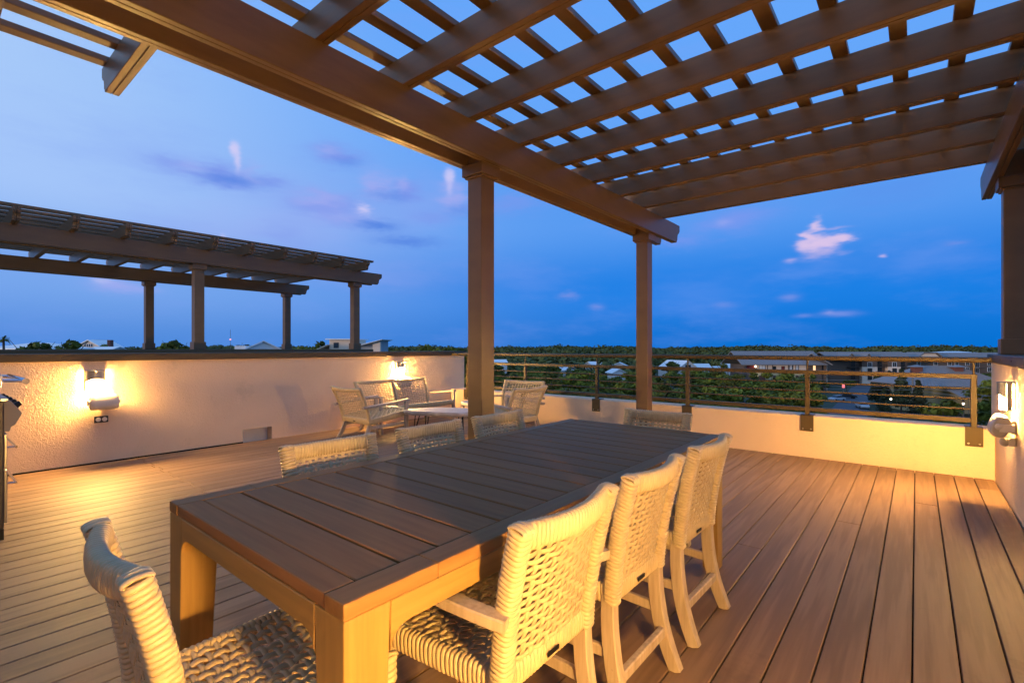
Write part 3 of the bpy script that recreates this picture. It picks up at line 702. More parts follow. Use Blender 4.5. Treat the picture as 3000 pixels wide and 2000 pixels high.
def superell(mb, c, rx, ry, rz_, e=2.6, nu=20, nv=12, tilt=0.0):
    vs = []
    for i in range(nv+1):
        v = -math.pi/2+math.pi*i/nv
        for j in range(nu):
            u = 2*math.pi*j/nu
            f = lambda w: math.copysign(abs(w)**(2/e), w)
            p = Vector((rx*f(math.cos(v))*f(math.cos(u)), ry*f(math.cos(v))*f(math.sin(u)), rz_*f(math.sin(v))))
            p = Matrix.Rotation(tilt, 3, 'X') @ p
            vs.append(p+Vector(c))
    fs = [(i*nu+j, i*nu+(j+1) % nu, (i+1)*nu+(j+1) % nu, (i+1)*nu+j) for i in range(nv) for j in range(nu)]
    return mb.add(vs, fs)
def flood(label, loc, rz, sensor):
    root = thing('flood_light', label, 'flood light', loc, rz, 'unlit flood lights under the wall lamps')
    MB().box(-.04, .04, .0005, .03, -.05, .05).build('wall_mount', WHITEPL, root, bevel=.008, seg=2)
    for s in (-1, 1): MB().sweep([(s*.125, .02, 0), (s*.125, .10, .0)], RECT(.008, .03)).build('arm', WHITEPL, root)
    MB().box(-.125, .125, .02, .032, -.02, .02).build('arm_bridge', WHITEPL, root, bevel=.004)
    def shell(xs, scs, ry, rz_, yc, zc, tilt):
        m = MB(); n = 24; vs = []
        for xx, sc in zip(xs, scs):
            for k in range(n):
                t = 2*math.pi*k/n; e = sup(ry*sc, rz_*sc, t, 2.5); ct, st = math.cos(tilt), math.sin(tilt)
                vs.append((xx, yc+e[0]*ct-e[1]*st, zc+e[0]*st+e[1]*ct))
        fs = [tuple(range(n))[::-1], tuple(range((len(xs)-1)*n, len(xs)*n))]
        for i in range(len(xs)-1): fs += [(i*n+k, i*n+(k+1) % n, (i+1)*n+(k+1) % n, (i+1)*n+k) for k in range(n)]
        return m.add(vs, fs)
    X_ = [-.122, -.12, -.112, -.09, 0, .09, .112, .12, .122]; SC = [.72, .84, .94, .99, 1, .99, .94, .84, .72]
    h = shell(X_, SC, .052, .084, .092, .005, R(14)).build('head', BEIGEPL, root, smooth=True)
    shell([q*.9 for q in X_], SC, .040, .070, .108, .0, R(14)).build('diffuser', CLEARPL, h, smooth=True)
    for s in (-1, 1): MB().lathe([(0, s*.138), (.016, s*.137), (.022, s*.132), (.022, s*.115)], 16, (0, .105, .01), 'x').build('pivot', WHITEPL, h, smooth=True)
    if sensor:
        b = MB().box(-.03, .03, .0005, .045, -.145, -.085).build('sensor_box', WHITEPL, root, bevel=.006)
        superell(MB(), (0, .06, -.118), .034, .032, .034, 2.0).build('sensor_dome', CLEARPL, b, smooth=True)
    return root
flood('unlit rounded flood light below the left wall lamp', (XL, 1.30, .662), R(-90), False)
flood('unlit oval flood light with dome sensor on the right parapet', (XR, 5.28, .652), R(90), True)
flood('unlit flood light below the lamp behind the settee', (XL, 5.33, .662), R(-90), False)
ob = thing('outlet', 'black duplex outlet on the stucco wall under the left lamp', 'outlet', (XL, 1.29, .475), R(-90))
MB().box(-.06, .06, .0005, .022, -.036, .036).build('cover', OUTBOX, ob, bevel=.008, seg=2)
for s in (-1, 1): MB().lathe([(0, .0245), (.02, .0242), (.023, .0225)], 16, (s*.027, 0, 0), 'y').build('receptacle', WHITEPL, ob, smooth=True)

# ------------------------------------------------------------------ grill at the left edge
gr = thing('grill', 'stainless steel grill cut off by the left picture edge', 'grill', (-5.22, .06, 0))
gx = .62
MB().box(-gx, gx, -.31, .31, .07, .90).build('cabinet', GRILLDK, gr, bevel=.006)
MB().box(-gx-.02, gx+.02, -.34, .33, .901, .925).build('counter', STEEL, gr, bevel=.005)
pr = [(-.28, .926), (.24, .926), (.30, .99), (.31, 1.06), (.27, 1.13), (.17, 1.19), (.0, 1.22), (-.18, 1.20), (-.28, 1.12)]
hd = MB().prism(pr, 'x', -gx+.03, gx-.03).build('hood', STEEL, gr, bevel=.012, seg=2)
MB().tube([(-gx+.1, .43, 1.02), (gx-.17, .43, 1.02)], .019, 14).build('hood_handle', CHROME, hd, smooth=True)
for s in (-gx+.16, gx-.23): MB().tube([(s, .29, 1.03), (s, .43, 1.02)], .012, 10, up=(1, 0, 0)).build('handle_bracket', CHROME, hd, smooth=True)
cp = MB().prism([(.311, .70), (.34, .70), (.345, .73), (.365, .74), (.40, .815), (.345, .90), (.311, .90)], 'x', -gx+.01, gx-.03).build('control_panel', mat('grey_panel', (.26, .22, .19), None, .5), gr, bevel=.003)
for k in range(5):
    xk = gx-.13-k*.22
    kb = MB().lathe([(.0, .034), (.016, .033), (.018, .02), (.02, .010), (.026, .0)], 16).build('knob', BLACK, cp, (xk, .372, .858), (R(-57), 0, 0), smooth=True)
for z0, z1 in ((.46, .69), (.10, .45)):
    for s in (-1, 1):
        xs = (.006, gx-.012) if s > 0 else (-gx+.012, -.006)
        dr = MB().box(xs[0], xs[1], .311, .327, z0+.004, z1-.004).build('drawer', STEEL, gr, bevel=.003)
        MB().tube([(xs[0]+.07, .372, z1-.1), (xs[1]-.03, .372, z1-.1)], .008, 10).build('handle', CHROME, dr, smooth=True)
        for q in (xs[0]+.10, xs[1]-.06): MB().tube([(q, .325, z1-.1), (q, .372, z1-.1)], .006, 8, up=(1, 0, 0)).build('handle_post', CHROME, dr, smooth=True)
MB().tube([(gx-.3, .372, .80), (gx-.05, .372, .80)], .008, 10).build('panel_bar', CHROME, gr, smooth=True)
for sx in (-1, 1):
    for sy in (-1, 1): MB().box(sx*gx-.03 if sx > 0 else -gx, gx if sx > 0 else -gx+.03, sy*.30-.02, sy*.30+.01, 0, .069).build('foot', BLACK, gr)

# ------------------------------------------------------------------ landscape
GZ = -13.0
GRASS = mat('rough_grass_ground', (.035, .05, .02), (.06, .07, .03), .95, .08, detail=8)
structure(MB().add([(-4000, -3000, GZ), (4000, -3000, GZ), (4000, 5000, GZ), (-4000, 5000, GZ)], [(0, 1, 2, 3)]).build('ground', GRASS))
ASPH = mat('asphalt', (.075, .075, .08), (.10, .10, .11), .85, 1.5, detail=6)
rp = [far(2395, 84), far(2535, 84), far(2545, 118), far(2552, 150), far(2575, 190), far(2500, 190), far(2478, 150), far(2440, 118)]
structure(MB().add([(p.x, p.y, GZ+.02) for p in rp], [tuple(range(8))]).build('road', ASPH))

def leafy(name, n, lobes, size, rg, m, flat=.0):
    vs = []; fs = []
    for _ in range(n):
        cx, cy, cz, r, rzz = lobes[rg.randrange(len(lobes))]
        v = Vector((rg.gauss(0, 1), rg.gauss(0, 1), rg.gauss(0, 1))).normalized()*rg.uniform(.55, 1.0)
        p = Vector((cx+v.x*r, cy+v.y*r, cz+v.z*rzz))
        nn = (v + Vector((rg.uniform(-.8, .8), rg.uniform(-.8, .8), rg.uniform(-.3, .9)))).normalized()
        t = nn.orthogonal().normalized(); t = Matrix.Rotation(rg.uniform(0, 6.28), 3, nn) @ t; b = nn.cross(t)
        s = size*rg.uniform(.55, 1.3); k = len(vs)
        vs += [p+t*s, p+b*s*.55+nn*s*.12, p-t*s, p-b*s*.55+nn*s*.12]; fs.append((k, k+1, k+2, k+3))
    me = bpy.data.meshes.new(name); me.from_pydata([tuple(v) for v in vs], [], fs); me.materials.append(m); me.update(); return me
def foliage(name, a, b):
    return mat(name, a, b, .75, .9, detail=3, contrast=(.35, .65), randval=.35, spec=.25)
F1 = foliage('oak_foliage', (.060, .075, .008), (.19, .205, .018)); F2 = foliage('pine_foliage', (.048, .060, .010), (.12, .13, .016)); F3 = foliage('dark_spruce_foliage', (.026, .034, .014), (.05, .06, .024))
FF = foliage('distant_foliage', (.045, .055, .014), (.10, .115, .024))
BARK = mat('bark', (.06, .045, .035), (.11, .085, .065), .9, 4, (1, 1, .3), detail=6)
def trunk_mesh(h, r, rg, limbs=4, lean=.3):
    m = MB(); top = (rg.uniform(-lean, lean), rg.uniform(-lean, lean), h)
    P = smoothpath([(0, 0, -.2), (rg.uniform(-.15, .15), rg.uniform(-.15, .15), h*.45), top], 6)
    m.tube(P, r, 7, up=(1, 0, 0), scales=[1-.65*k/6 for k in range(7)])
    for _ in range(limbs):
        b = P[rg.randrange(2, 6)]; a = rg.uniform(0, 6.28); L = h*rg.uniform(.15, .26)
        m.tube([b, b+Vector((math.cos(a)*L*.6, math.sin(a)*L*.6, L*.45)), b+Vector((math.cos(a)*L, math.sin(a)*L, L*1.0))], r*.42, 5, up=(1, 0, .1), scales=[1, .7, .3])
    return m.mesh('trunk', BARK, smooth=True)
PROTO = []
for k in range(5):
    rg = random.Random(40+k); lob = []
    for q in range(9):
        a = rg.uniform(0, 6.28); d = rg.uniform(.4, 2.6)
        lob.append((d*math.cos(a), d*math.sin(a), rg.uniform(4.6, 7.4)-.25*d, rg.uniform(1.0, 1.7), rg.uniform(.7, 1.2)))
    PROTO.append(('broadleaf_tree', leafy('crown', 1500, lob, .34, rg, F1), trunk_mesh(6.3, .20, rg)))
for k in range(3):
    rg = random.Random(70+k); lob = []
    for q in range(11):
        z = 3.5+5.2*(q/10); rr = 2.0*(1-.55*abs(q/10-.45)); a = rg.uniform(0, 6.28); d = rg.uniform(.2, 1)*rr
        lob.append((d*math.cos(a), d*math.sin(a), z, rg.uniform(.8, 1.3), rg.uniform(.35, .65)))
    PROTO.append(('pine_tree', leafy('crown', 1300, lob, .32, rg, F2), trunk_mesh(8.4, .17, rg, 6, .5)))
rg = random.Random(91); lob = [(rg.uniform(-.15, .15), rg.uniform(-.15, .15), 1.6+6.4*q/14, 2.1*(1-q/15.5)+.12, .42) for q in range(15)]
PROTO.append(('spruce_tree', leafy('crown', 1700, lob, .30, rg, F3), trunk_mesh(8.2, .16, rg, 0, .05)))
TLAB = {'broadleaf_tree': ('broadleaf tree in the dense green canopy below the railing', 'broadleaf trees below the terrace'),
        'pine_tree': ('slim pine rising out of the canopy below the railing', 'pines below the terrace'),
        'spruce_tree': ('dark conical evergreen near the grey roofed pavilion', 'dark evergreens by the pavilion')}
def tree(k, loc, sc, rz, label=None, group=None, sz=None):
    nm, cr, tr = PROTO[k]; lb, gp = TLAB[nm]
    t = thing(nm, label or lb, 'tree', loc, rz, group or gp); t.scale = (sc, sc, sz or sc)
    obj('crown', cr, t); obj('trunk', tr, t); return t
def blocked(px, d):
    if 2385 < px < 2600 and d > 38: return True
    if 2600 < px < 2880 and 66 < d < 88: return True
    if 2600 < px < 2900 and 88 < d < 132: return True
    if 2130 < px < 3050 and d > 140: return True
    return False
rg = random.Random(5); cnt = 0; d = 40.0
while d < 172:
    step = 6.2+.018*d; span0, span1 = far(1330, 1), far(3060, 1)
    width = (3060-1330)/FPX*d; n = int(width/step)
    for q in range(n):
        px = 1330+(q+.5+rg.uniform(-.4, .4))/n*1730; dd = d+rg.uniform(-2.5, 2.5)
        if blocked(px, dd) or rg.random() < .06: continue
        # canopy is lower in front of the houses
        k = rg.choice([0, 1, 2, 3, 4, 0, 1, 2, 5, 6, 7]); sc = rg.uniform(.82, 1.14)
        if dd < 60: sc *= .86
        sec = next(t for lim, t in ((1535, 'by the tall timber post'), (1742, 'left of the second railing post'), (1868, 'left of the thinner timber post'), (2008, 'right of the thinner timber post'), (2190, 'below the white cottages'),
                                    (2360, 'below the red ended apartment wing'), (2600, 'around the parking road'), (2760, 'below the pavilion roof'), (9999, 'near the right parapet')) if px < lim)
        row = 'near' if dd < 62 else ('middle' if dd < 105 else 'far')
        kind = 'pine' if k >= 5 else 'broadleaf tree'
        tree(k, far(px, dd, GZ), sc*1.08, rg.uniform(0, 6.28), f'{kind} in the {row} canopy rows {sec}', f'{row} {kind} rows {sec}', sz=sc*rg.uniform(.88, 1.05)); cnt += 1
    d += step*.95
for px, dd, sc, lab in ((2605, 118, 1.05, 'dark conical evergreen at the left corner of the pavilion roof'), (2568, 121, 1.0, 'dark conical evergreen nearest the parking road'), (2640, 108, 1.15, 'tallest dark conical evergreen in front of the pavilion roof'),
                        (2690, 96, .95, 'dark conical evergreen beside the tall utility pole'), (2585, 132, .85, 'smaller dark evergreen behind the ones at the pavilion corner'), (2590, 92, .8, 'low dark evergreen at the near side of the road bend'),
                        (2480, 150, .7, 'rounded tree at the glowing orange sign'), (2415, 152, .6, 'small rounded tree left of the orange sign'), (2380, 130, .62, 'small rounded tree left of the white parked car'), (2400, 90, .55, 'low rounded tree at the near left road edge'),
                        (2378, 72, .6, 'low rounded tree closest to the railing by the road'), (2365, 100, .7, 'rounded tree left of the road behind the fourth railing post')):
    tree(8 if 'evergreen' in lab else rg.choice([0, 1, 2]), far(px, dd, GZ), sc, rg.uniform(0, 6), lab, 'dark evergreens by the pavilion' if 'evergreen' in lab else 'trees beside the road')
# low grassy shrubs at right below the rail
# trees that rise above the long left wall
for px, dd, top, k, lab in ((88, 92, 1001, 6, 'dark tree rising in front of the white hip roof at far left'), (138, 84, 1000, 3, 'wide tree just right of the white hip roof'), (170, 86, 1002, 1, 'broad tree midway between the hip roof and the gabled house'),
                            (202, 88, 995, 7, 'taller pine left of the distant gabled house'), (222, 90, 1004, 2, 'tree crown touching the distant gabled house on its left'), (310, 165, 1006, 4, 'flat tree crown right of the distant brick chimney'), (352, 150, 1007, 0, 'low tree crown left of the rear pergola post'),
                            (398, 150, 1009, 1, 'low tree crown touching the rear pergola post'),
                            (478, 110, 1001, 4, 'open tree between two posts of the far pergola, left one'), (520, 105, 996, 7, 'open pine between two posts of the far pergola, middle one'), (548, 105, 998, 3, 'tree left of the second pergola post'),
                            (640, 190, 1009, 0, 'low tree crown left of the distant radio mast'), (612, 190, 1011, 1, 'low tree crown right of the second pergola post'),
                            (885, 112, 993, 0, 'dense round tree left of the modern white house'), (918, 110, 990, 2, 'dense dark tree next to the modern white house'), (865, 118, 998, 3, 'tree crown right of the thin far pergola post'), (948, 114, 996, 4, 'tree touching the modern white house on its left'),
                            (1155, 150, 1008, 1, 'round crown right of the modern white house'), (1205, 150, 1004, 2, 'round crown halfway between the modern house and the tall post'), (1290, 150, 999, 0, 'highest round crown left of the tall post'), (1335, 155, 1005, 3, 'round crown touching the tall post on its left'), (1250, 165, 1006, 4, 'crown behind the round trees left of the tall post')):
    H = zat(top, dd)-GZ; proto_h = 8.3 if k < 5 else 9.2
    sc = H/proto_h; tree(k, far(px, dd, GZ), min(sc, 1.5), px*.7, lab, 'trees above the left wall', sz=sc)
# palm
pm_ = thing('palm_tree', 'small palm rising above the wall at the left picture edge', 'tree', far(10, 85, GZ))
ph = zat(992, 85)-GZ
MB().tube([(0, 0, 0), (.2, .1, ph*.5), (.1, 0, ph)], .17, 7, up=(1, 0, 0)).build('trunk', BARK, pm_, smooth=True)
m = MB(); rg = random.Random(12)
for k in range(26):
    a = rg.uniform(0, 6.28); e = rg.uniform(-.4, 1.1); L = rg.uniform(1.0, 1.5)
    pts = [Vector((.1, 0, ph)) + Vector((math.cos(a)*math.cos(e)*L*t, math.sin(a)*math.cos(e)*L*t, L*(math.sin(e)*t-.5*t*t))) for t in (0, .25, .5, .75, 1)]
    side_ = Vector((-math.sin(a), math.cos(a), 0))
    for i in range(4):
        wd0, wd1 = .16*math.sin(math.pi*(i/4*.85+.1)), .16*math.sin(math.pi*((i+1)/4*.85+.1))
        m.add([pts[i]-side_*wd0, pts[i]+side_*wd0, pts[i+1]+side_*wd1, pts[i+1]-side_*wd1], [(0, 1, 2, 3)])
m.build('crown', F2, pm_, recalc=False)

# far wood, one mass to the horizon
rg = random.Random(17); vs = []; fs = []
def clump(c, r, rz_, n, size):
    for _ in range(n):
        v = Vector((rg.gauss(0, 1), rg.gauss(0, 1), abs(rg.gauss(0, 1))-.25)).normalized()
        p = Vector((c.x+v.x*r*rg.uniform(.75, 1.05), c.y+v.y*r*rg.uniform(.75, 1.05), c.z+v.z*rz_*rg.uniform(.8, 1.05)))
        nn = (v+Vector((rg.uniform(-.5, .5), rg.uniform(-.5, .5), rg.uniform(-.2, .6)))).normalized(); t = nn.orthogonal().normalized()
        t = Matrix.Rotation(rg.uniform(0, 6.28), 3, nn) @ t; b = nn.cross(t); s = size*rg.uniform(.6, 1.3); k = len(vs)
        vs.extend([tuple(p+t*s), tuple(p+b*s*.8), tuple(p-t*s), tuple(p-b*s*.8)]); fs.append((k, k+1, k+2, k+3))
d = 172.0
while d < 1150:
    step = 5.5+d*.014; n = int((3200+350)/FPX*d/step)
    for q in range(n):
        px = -350+(q+rg.uniform(0, 1))/n*3550; dd = d*rg.uniform(.97, 1.03)
        if d < 215 and 2120 < px < 3080: continue
        if d < 265 and 1900 < px < 2180: continue
        if d < 300 and px < 1340: continue
        base = GZ
        hgt = (8.5 if d < 330 else 8.5+(d-330)*.0155)*rg.uniform(.75, 1.22)
        hgt = min(hgt, 15.8+rg.uniform(-1.0, 2.2)+1.8*math.sin(px*.012)+1.6*math.sin(px*.033+d*.004))
        r = rg.uniform(2.8, 4.6)*(1+d*.0006)
        if d > 330 and rg.random() < .12: hgt += rg.uniform(.8, 3.6); r *= rg.uniform(1.3, 2.2)
        clump(far(px, dd, base+hgt*.62), r, hgt*.38, 46 if d < 500 else 30, .75+d*.0016)
        clump(far(px+rg.uniform(-3, 3), dd+r*.5, base+hgt*.4), r*1.2, hgt*.4, 14, .9+d*.0014)
    d += step*1.5
me = bpy.data.meshes.new('distant_wood'); me.from_pydata(vs, [], fs); me.materials.append(FF); me.update()
fw = obj('distant_wood', me); fw['kind'] = 'stuff'; fw['label'] = 'dark wood stretching to the horizon beyond the roofs'; fw['category'] = 'wood'

# ------------------------------------------------------------------ buildings
WHITE = mat('white_siding', (.70, .70, .70), (.76, .76, .76), .7, 2); WROOF = mat('white_metal_roof', (.80, .78, .74), (.86, .84, .80), .4, 1.5, (6, .3, 1))
GROOF = mat('grey_seam_roof', (.22, .185, .165), (.27, .23, .205), .45, 1.2, (4, .2, 1)); CREAM = mat('cream_siding', (.80, .60, .44), (.86, .66, .49), .8, 2)
OCHRE = mat('ochre_siding', (.55, .45, .24), None, .8); BROWN = mat('dark_brown_siding', (.12, .08, .055), (.15, .10, .07), .8, 3, (1, 1, 6)); RED = mat('red_siding', (.22, .03, .022), None, .8)
BRICK = mat('red_brick', (.20, .06, .035), (.26, .085, .05), .85, 8); TRIM = mat('dark_trim', (.05, .038, .032), None, .7); GLASS = mat('window_glass', (.02, .025, .03), None, .08, spec=.8); WTRIM = mat('white_trim', (.72, .72, .72), None, .6)
LITWIN = emit('lit_doorway', (1.0, .55, .15), 1.2); PORCH = emit('lit_porch_lamp', (1.0, .82, .55), 14.0)
def window(par, x, z, w, h, yf, frame=WTRIM, pane=GLASS, mull=True):
    f = MB().box(x-w/2-.12, x+w/2+.12, yf-.10, yf-.002, z-h/2-.12, z+h/2+.12).build('window', frame, par)
    if mull:
        for s in (-1, 1): MB().box(x+s*w/4-w/4+.05, x+s*w/4+w/4-.05, yf-.13, yf-.101, z-h/2, z+h/2).build('pane', pane, f)
    else: MB().box(x-w/2, x+w/2, yf-.13, yf-.101, z-h/2, z+h/2).build('pane', pane, f)
    return f
def seams(par, x0, x1, y0, z0, y1, z1, n, m, inset=0.0, th=.06):
    for k in range(n):
        t = (k+.5)/n; xx = x0+(x1-x0)*t
        xt = xx if not inset else (x0+inset)+(x1-x0-2*inset)*t
        MB().tube([(xx, y0, z0), (xt, y1, z1)], th, 4).build('roof_seam', m, par)
def hip(mb, w, dpt, z0, z1, ridge, th=.25):
    a, b, r = w/2, dpt/2, ridge/2
    return mb.add([(-a,-b,z0),(a,-b,z0),(a,b,z0),(-a,b,z0),(-a,-b,z0+th),(a,-b,z0+th),(a,b,z0+th),(-a,b,z0+th),(-r,0,z1),(r,0,z1)],
                  [(3,2,1,0),(0,1,5,4),(1,2,6,5),(2,3,7,6),(3,0,4,7),(4,5,9,8),(5,6,9),(6,7,8,9),(7,4,8)])
def gable(mb, w, dpt, z0, z1, th=.3, axis='y'):
    a, b = w/2, dpt/2
    if axis == 'y': return mb.prism([(-a, z0), (0, z1), (a, z0), (a, z0+th), (0, z1+th), (-a, z0+th)], 'y', -b, b)
    return mb.prism([(-b, z0), (0, z1), (b, z0), (b, z0+th), (0, z1+th), (-b, z0+th)], 'x', -a, a)
def place(name, label, cat, px, d, dyaw=0.0, group=None):
    p = far(px, d); return thing(name, label, cat, (p.x, p.y, 0), YAW+R(dyaw), group)

# apartment complex
dA = 165.0; k_ = dA/FPX
A = place('apartment_block', 'apartment wing with grey metal roof, red end bay and cream walls', 'building', 2290, dA)
zr, ze = zat(1031, dA), zat(1069, dA); wA = 26.0
MB().box(-11.5, 13.5, 0, 13, GZ, ze+.1).build('wall', BROWN, A)
MB().box(-8.6, 8.4, -.25, -.01, zat(1087, dA), ze-.02).build('upper_cladding', CREAM, A)
MB().box(-8.6, 8.4, -.25, -.01, GZ, zat(1089, dA)).build('lower_cladding', OCHRE, A)
MB().box(-8.7, 8.5, -.34, -.01, zat(1089, dA)+.01, zat(1087, dA)-.01).build('trim_band', TRIM, A)
MB().box(-11.8, -9.3, -.3, -.01, zat(1082, dA), zat(1070, dA)).build('red_panel', RED, A)
for x in (-8.5, -4.9, -3.2, 2.1, 3.6, 5.5, 8.2): MB().box(x-.12, x+.12, -.32, -.251, zat(1087, dA), ze-.05).build('trim_post', TRIM, A)
for i, (x, w, h) in enumerate(((-6.7, 2.0, 1.9), (-2.6, .9, 1.3), (.3, .9, 1.3), (2.9, .8, 1.9), (5.0, .8, 1.9))):
    zc = zat(1087, dA)+h/2+.25
    window(A, x, zc, w, h, -.25, TRIM, WTRIM if i in (0, 3, 4) else (RED if i == 2 else GLASS))
    window(A, x, zat(1106, dA), w*.9, 1.3, -.25, TRIM, mat('brown_shutter', (.12, .05, .035), None, .7), mull=False)
window(A, 10.9, zat(1079, dA), .8, 1.9, 0, TRIM, LITWIN, False)
for zz in (1073, 1099): superell(MB(), (-9.05, -.5, zat(zz, dA)), .28, .28, .28, 2, 6, 4).build('porch_lamp', PORCH, A, smooth=True)
rfA = MB(); gable_p = [(-1.6, ze), (6.5, zr), (14.5, ze), (14.5, ze+.3), (6.5, zr+.3), (-1.6, ze+.3)]
rfA.prism(gable_p, 'x', -14.2, 14.5)
ra = rfA.build('roof', GROOF, A); seams(ra, -14, 14.3, -1.6, ze+.33, 6.5, zr+.33, 34, GROOF)
# receding wing
B = place('apartment_block', 'receding dark wing with pale posts between the two apartment fronts', 'building', 2412, 176, 62)
MB().box(-12, 14, 0, 9, GZ, zat(1066, 176)).build('wall', BROWN, B)
rb = gable(MB(), 29, 12, zat(1066, 176), zat(1036, 176), axis='x').build('roof', GROOF, B, (0, 4.5, 0))
for k in range(12):
    x = -11+2.15*k
    MB().box(x-.22, x+.22, -.3, -.01, GZ, zat(1068, 176)).build('pale_post', CREAM, B)
    for zz in (-6.6, -9.6): window(B, x+1.05, zz, .8, 1.7, 0, TRIM, GLASS, False)
for zz in (-8.2, -11.2): MB().box(-12, 14, -1.0, -.02, zz-.15, zz).build('balcony_slab', TRIM, B)
# central front
dC = 190.0
Cc = place('apartment_block', 'apartment front with pinkish bays and brown balconies behind the dark evergreens', 'building', 2560, dC)
zeC = zat(1056, dC)
MB().box(-17, 13, 0, 12, GZ, zeC).build('wall', BROWN, Cc)
rc = gable(MB(), 33, 15, zeC, zat(1033, dC), axis='x').build('roof', GROOF, Cc, (-1, 6, 0)); seams(rc, -16.4, 16.4, -7.5, zeC+.33, 0, zat(1033, dC)+.33, 40, GROOF)
for x0, x1 in ((-5.6, 0.2), (4.3, 9.2)):
    MB().box(x0, x1, -1.6, -.01, GZ, zat(1074, dC)).build('bay', CREAM, Cc); MB().box(x0, x1, -1.5, -.01, zat(1074, dC)+.01, zeC-.02).build('upper_bay', BROWN, Cc)
    for zy in (1067, 1085, 1105): window(Cc, (x0+x1)/2, zat(zy, dC), 1.5, 1.6, -1.6 if zy > 1074 else -1.5, TRIM if zy > 1074 else WTRIM, GLASS)
for x0, x1 in ((.3, 4.2), (-10.5, -5.7), (9.3, 13)):
    for zy in (1075, 1093, 1111):
        bl = MB().box(x0, x1, -1.3, -.02, zat(zy, dC)-.2, zat(zy, dC)).build('balcony', TRIM, Cc)
        for q in range(9): MB().box(x0+.1+(x1-x0-.2)*q/8-.03, x0+.1+(x1-x0-.2)*q/8+.03, -1.28, -1.2, zat(zy, dC), zat(zy, dC)+1.0).build('baluster', TRIM, bl)
        MB().box(x0, x1, -1.32, -1.16, zat(zy, dC)+1.0, zat(zy, dC)+1.1).build('handrail', TRIM, bl)
        window(Cc, (x0+x1)/2, zat(zy, dC)+1.2, 1.6, 2.0, 0, BROWN, GLASS)
for x0, x1 in ((-13.5, -8.5), (-6, -3)):
    dm = MB().prism([(x0, zeC+.2), ((x0+x1)/2, zeC+2.5), (x1, zeC+.2)], 'y', -3.0, 5).build('dormer', CREAM, Cc)
    gable(MB(), x1-x0+1.0, 9, zeC+.25, zeC+2.7, .2).build('dormer_roof', GROOF, dm, ((x0+x1)/2, .8, 0))
for x in (2.0, 2.7): superell(MB(), (x, -1.5, zat(1107, dC)), .2, .2, .2, 2, 6, 4).build('porch_lamp', PORCH, Cc, smooth=True)
# right front
dD = 205.0
D = place('apartment_block', 'long brown apartment front with white windows behind the pavilion roof', 'building', 2790, dD)
zeD = zat(1056, dD)
MB().box(-19, 26, 0, 12, GZ, zeD).build('wall', BROWN, D)
rd = gable(MB(), 47, 15, zeD, zat(1035, dD), axis='x').build('roof', GROOF, D, (3.5, 6, 0)); seams(rd, -23, 23, -7.5, zeD+.33, 0, zat(1035, dD)+.33, 48, GROOF)
dm = MB().prism([(-17, zeD+.6), (-14, zeD+3.0), (-9, zeD+3.0), (-6, zeD+.6)], 'y', -2.2, 5).build('dormer', CREAM, D)
MB().prism([(-18, zeD+.4), (-14.2, zeD+3.2), (-8.8, zeD+3.2), (-5, zeD+.4), (-5, zeD+.7), (-8.8, zeD+3.5), (-14.2, zeD+3.5), (-18, zeD+.7)], 'y', -3.0, 6).build('dormer_roof', GROOF, dm)
for x in (-14, -7, -1.2, 1.8, 6.2, 15.4, 21):
    for zy in (1064, 1082, 1100): window(D, x, zat(zy, dD), 1.4, 1.6, 0, WTRIM, GLASS)
for x0, x1 in ((8.0, 12.5),):
    for zy in (1077, 1095):
        bl = MB().box(x0, x1, -1.3, -.02, zat(zy, dD)-.2, zat(zy, dD)).build('balcony', TRIM, D)
        MB().box(x0, x1, -1.32, -1.16, zat(zy, dD)+1.0, zat(zy, dD)+1.1).build('handrail', TRIM, bl)
        window(D, (x0+x1)/2, zat(zy, dD)+1.2, 1.6, 2.0, 0, WTRIM, GLASS)
wq = place('white_building', 'white roof edge showing above the long grey roof at far right', 'building', 2810, 330)
MB().box(-9, 12, 0, 15, GZ, zat(1034, 330)).build('wall', WHITE, wq); hip(MB(), 24, 17, zat(1034, 330), zat(1029, 330), 9).build('roof', WROOF, wq, (1.5, 7, 0))

# pavilion with chimneys
dP = 112.0; yP = -4
Pv = place('pavilion', 'grey hip roofed pavilion with two red brick chimneys', 'building', 2748, dP, -3)
ez, tz = zat(1134, dP-8), zat(1071, dP)
MB().box(-7.3, 7.3, -5.5, 6, GZ, ez+.1).build('wall', OCHRE, Pv)
pr_ = hip(MB(), 19.5, 17, ez, tz, 8.0).build('roof', GROOF, Pv); seams(pr_, -9.7, 9.7, -8.5, ez+.29, 0, tz+.04, 26, GROOF, inset=5.8, th=.05)
lz0, lz1 = zat(1163, dP-12), zat(1139, dP-9)
lr = MB().add([(-4.5,-12,lz0),(8.3,-12,lz0),(8.3,-7.6,lz1),(-4.5,-7.6,lz1),(-4.5,-12,lz0-.2),(8.3,-12,lz0-.2),(8.3,-7.6,lz1-.2),(-4.5,-7.6,lz1-.2)], [(0,1,2,3),(7,6,5,4),(0,4,5,1),(1,5,6,2),(2,6,7,3),(3,7,4,0)]).build('porch_roof', GROOF, Pv)
seams(lr, -4.4, 8.2, -12, lz0+.03, -7.6, lz1+.03, 18, GROOF, th=.05)
for x in (-4, 0, 4, 8): MB().box(x-.15, x+.15, -11.6, -11.3, GZ, lz0-.2).build('porch_post', BROWN, Pv)
for x in (-6.1, 2.6):
    ch = MB().box(x-.85, x+.85, -2.6, -1.2, zat(1096, dP), zat(1074, dP)).build('chimney', BRICK, Pv)
    hip(MB(), 2.6, 2.3, zat(1074, dP), zat(1071, dP)+.25, .5, .1).build('chimney_cap', GROOF, ch, (x, -1.9, 0))

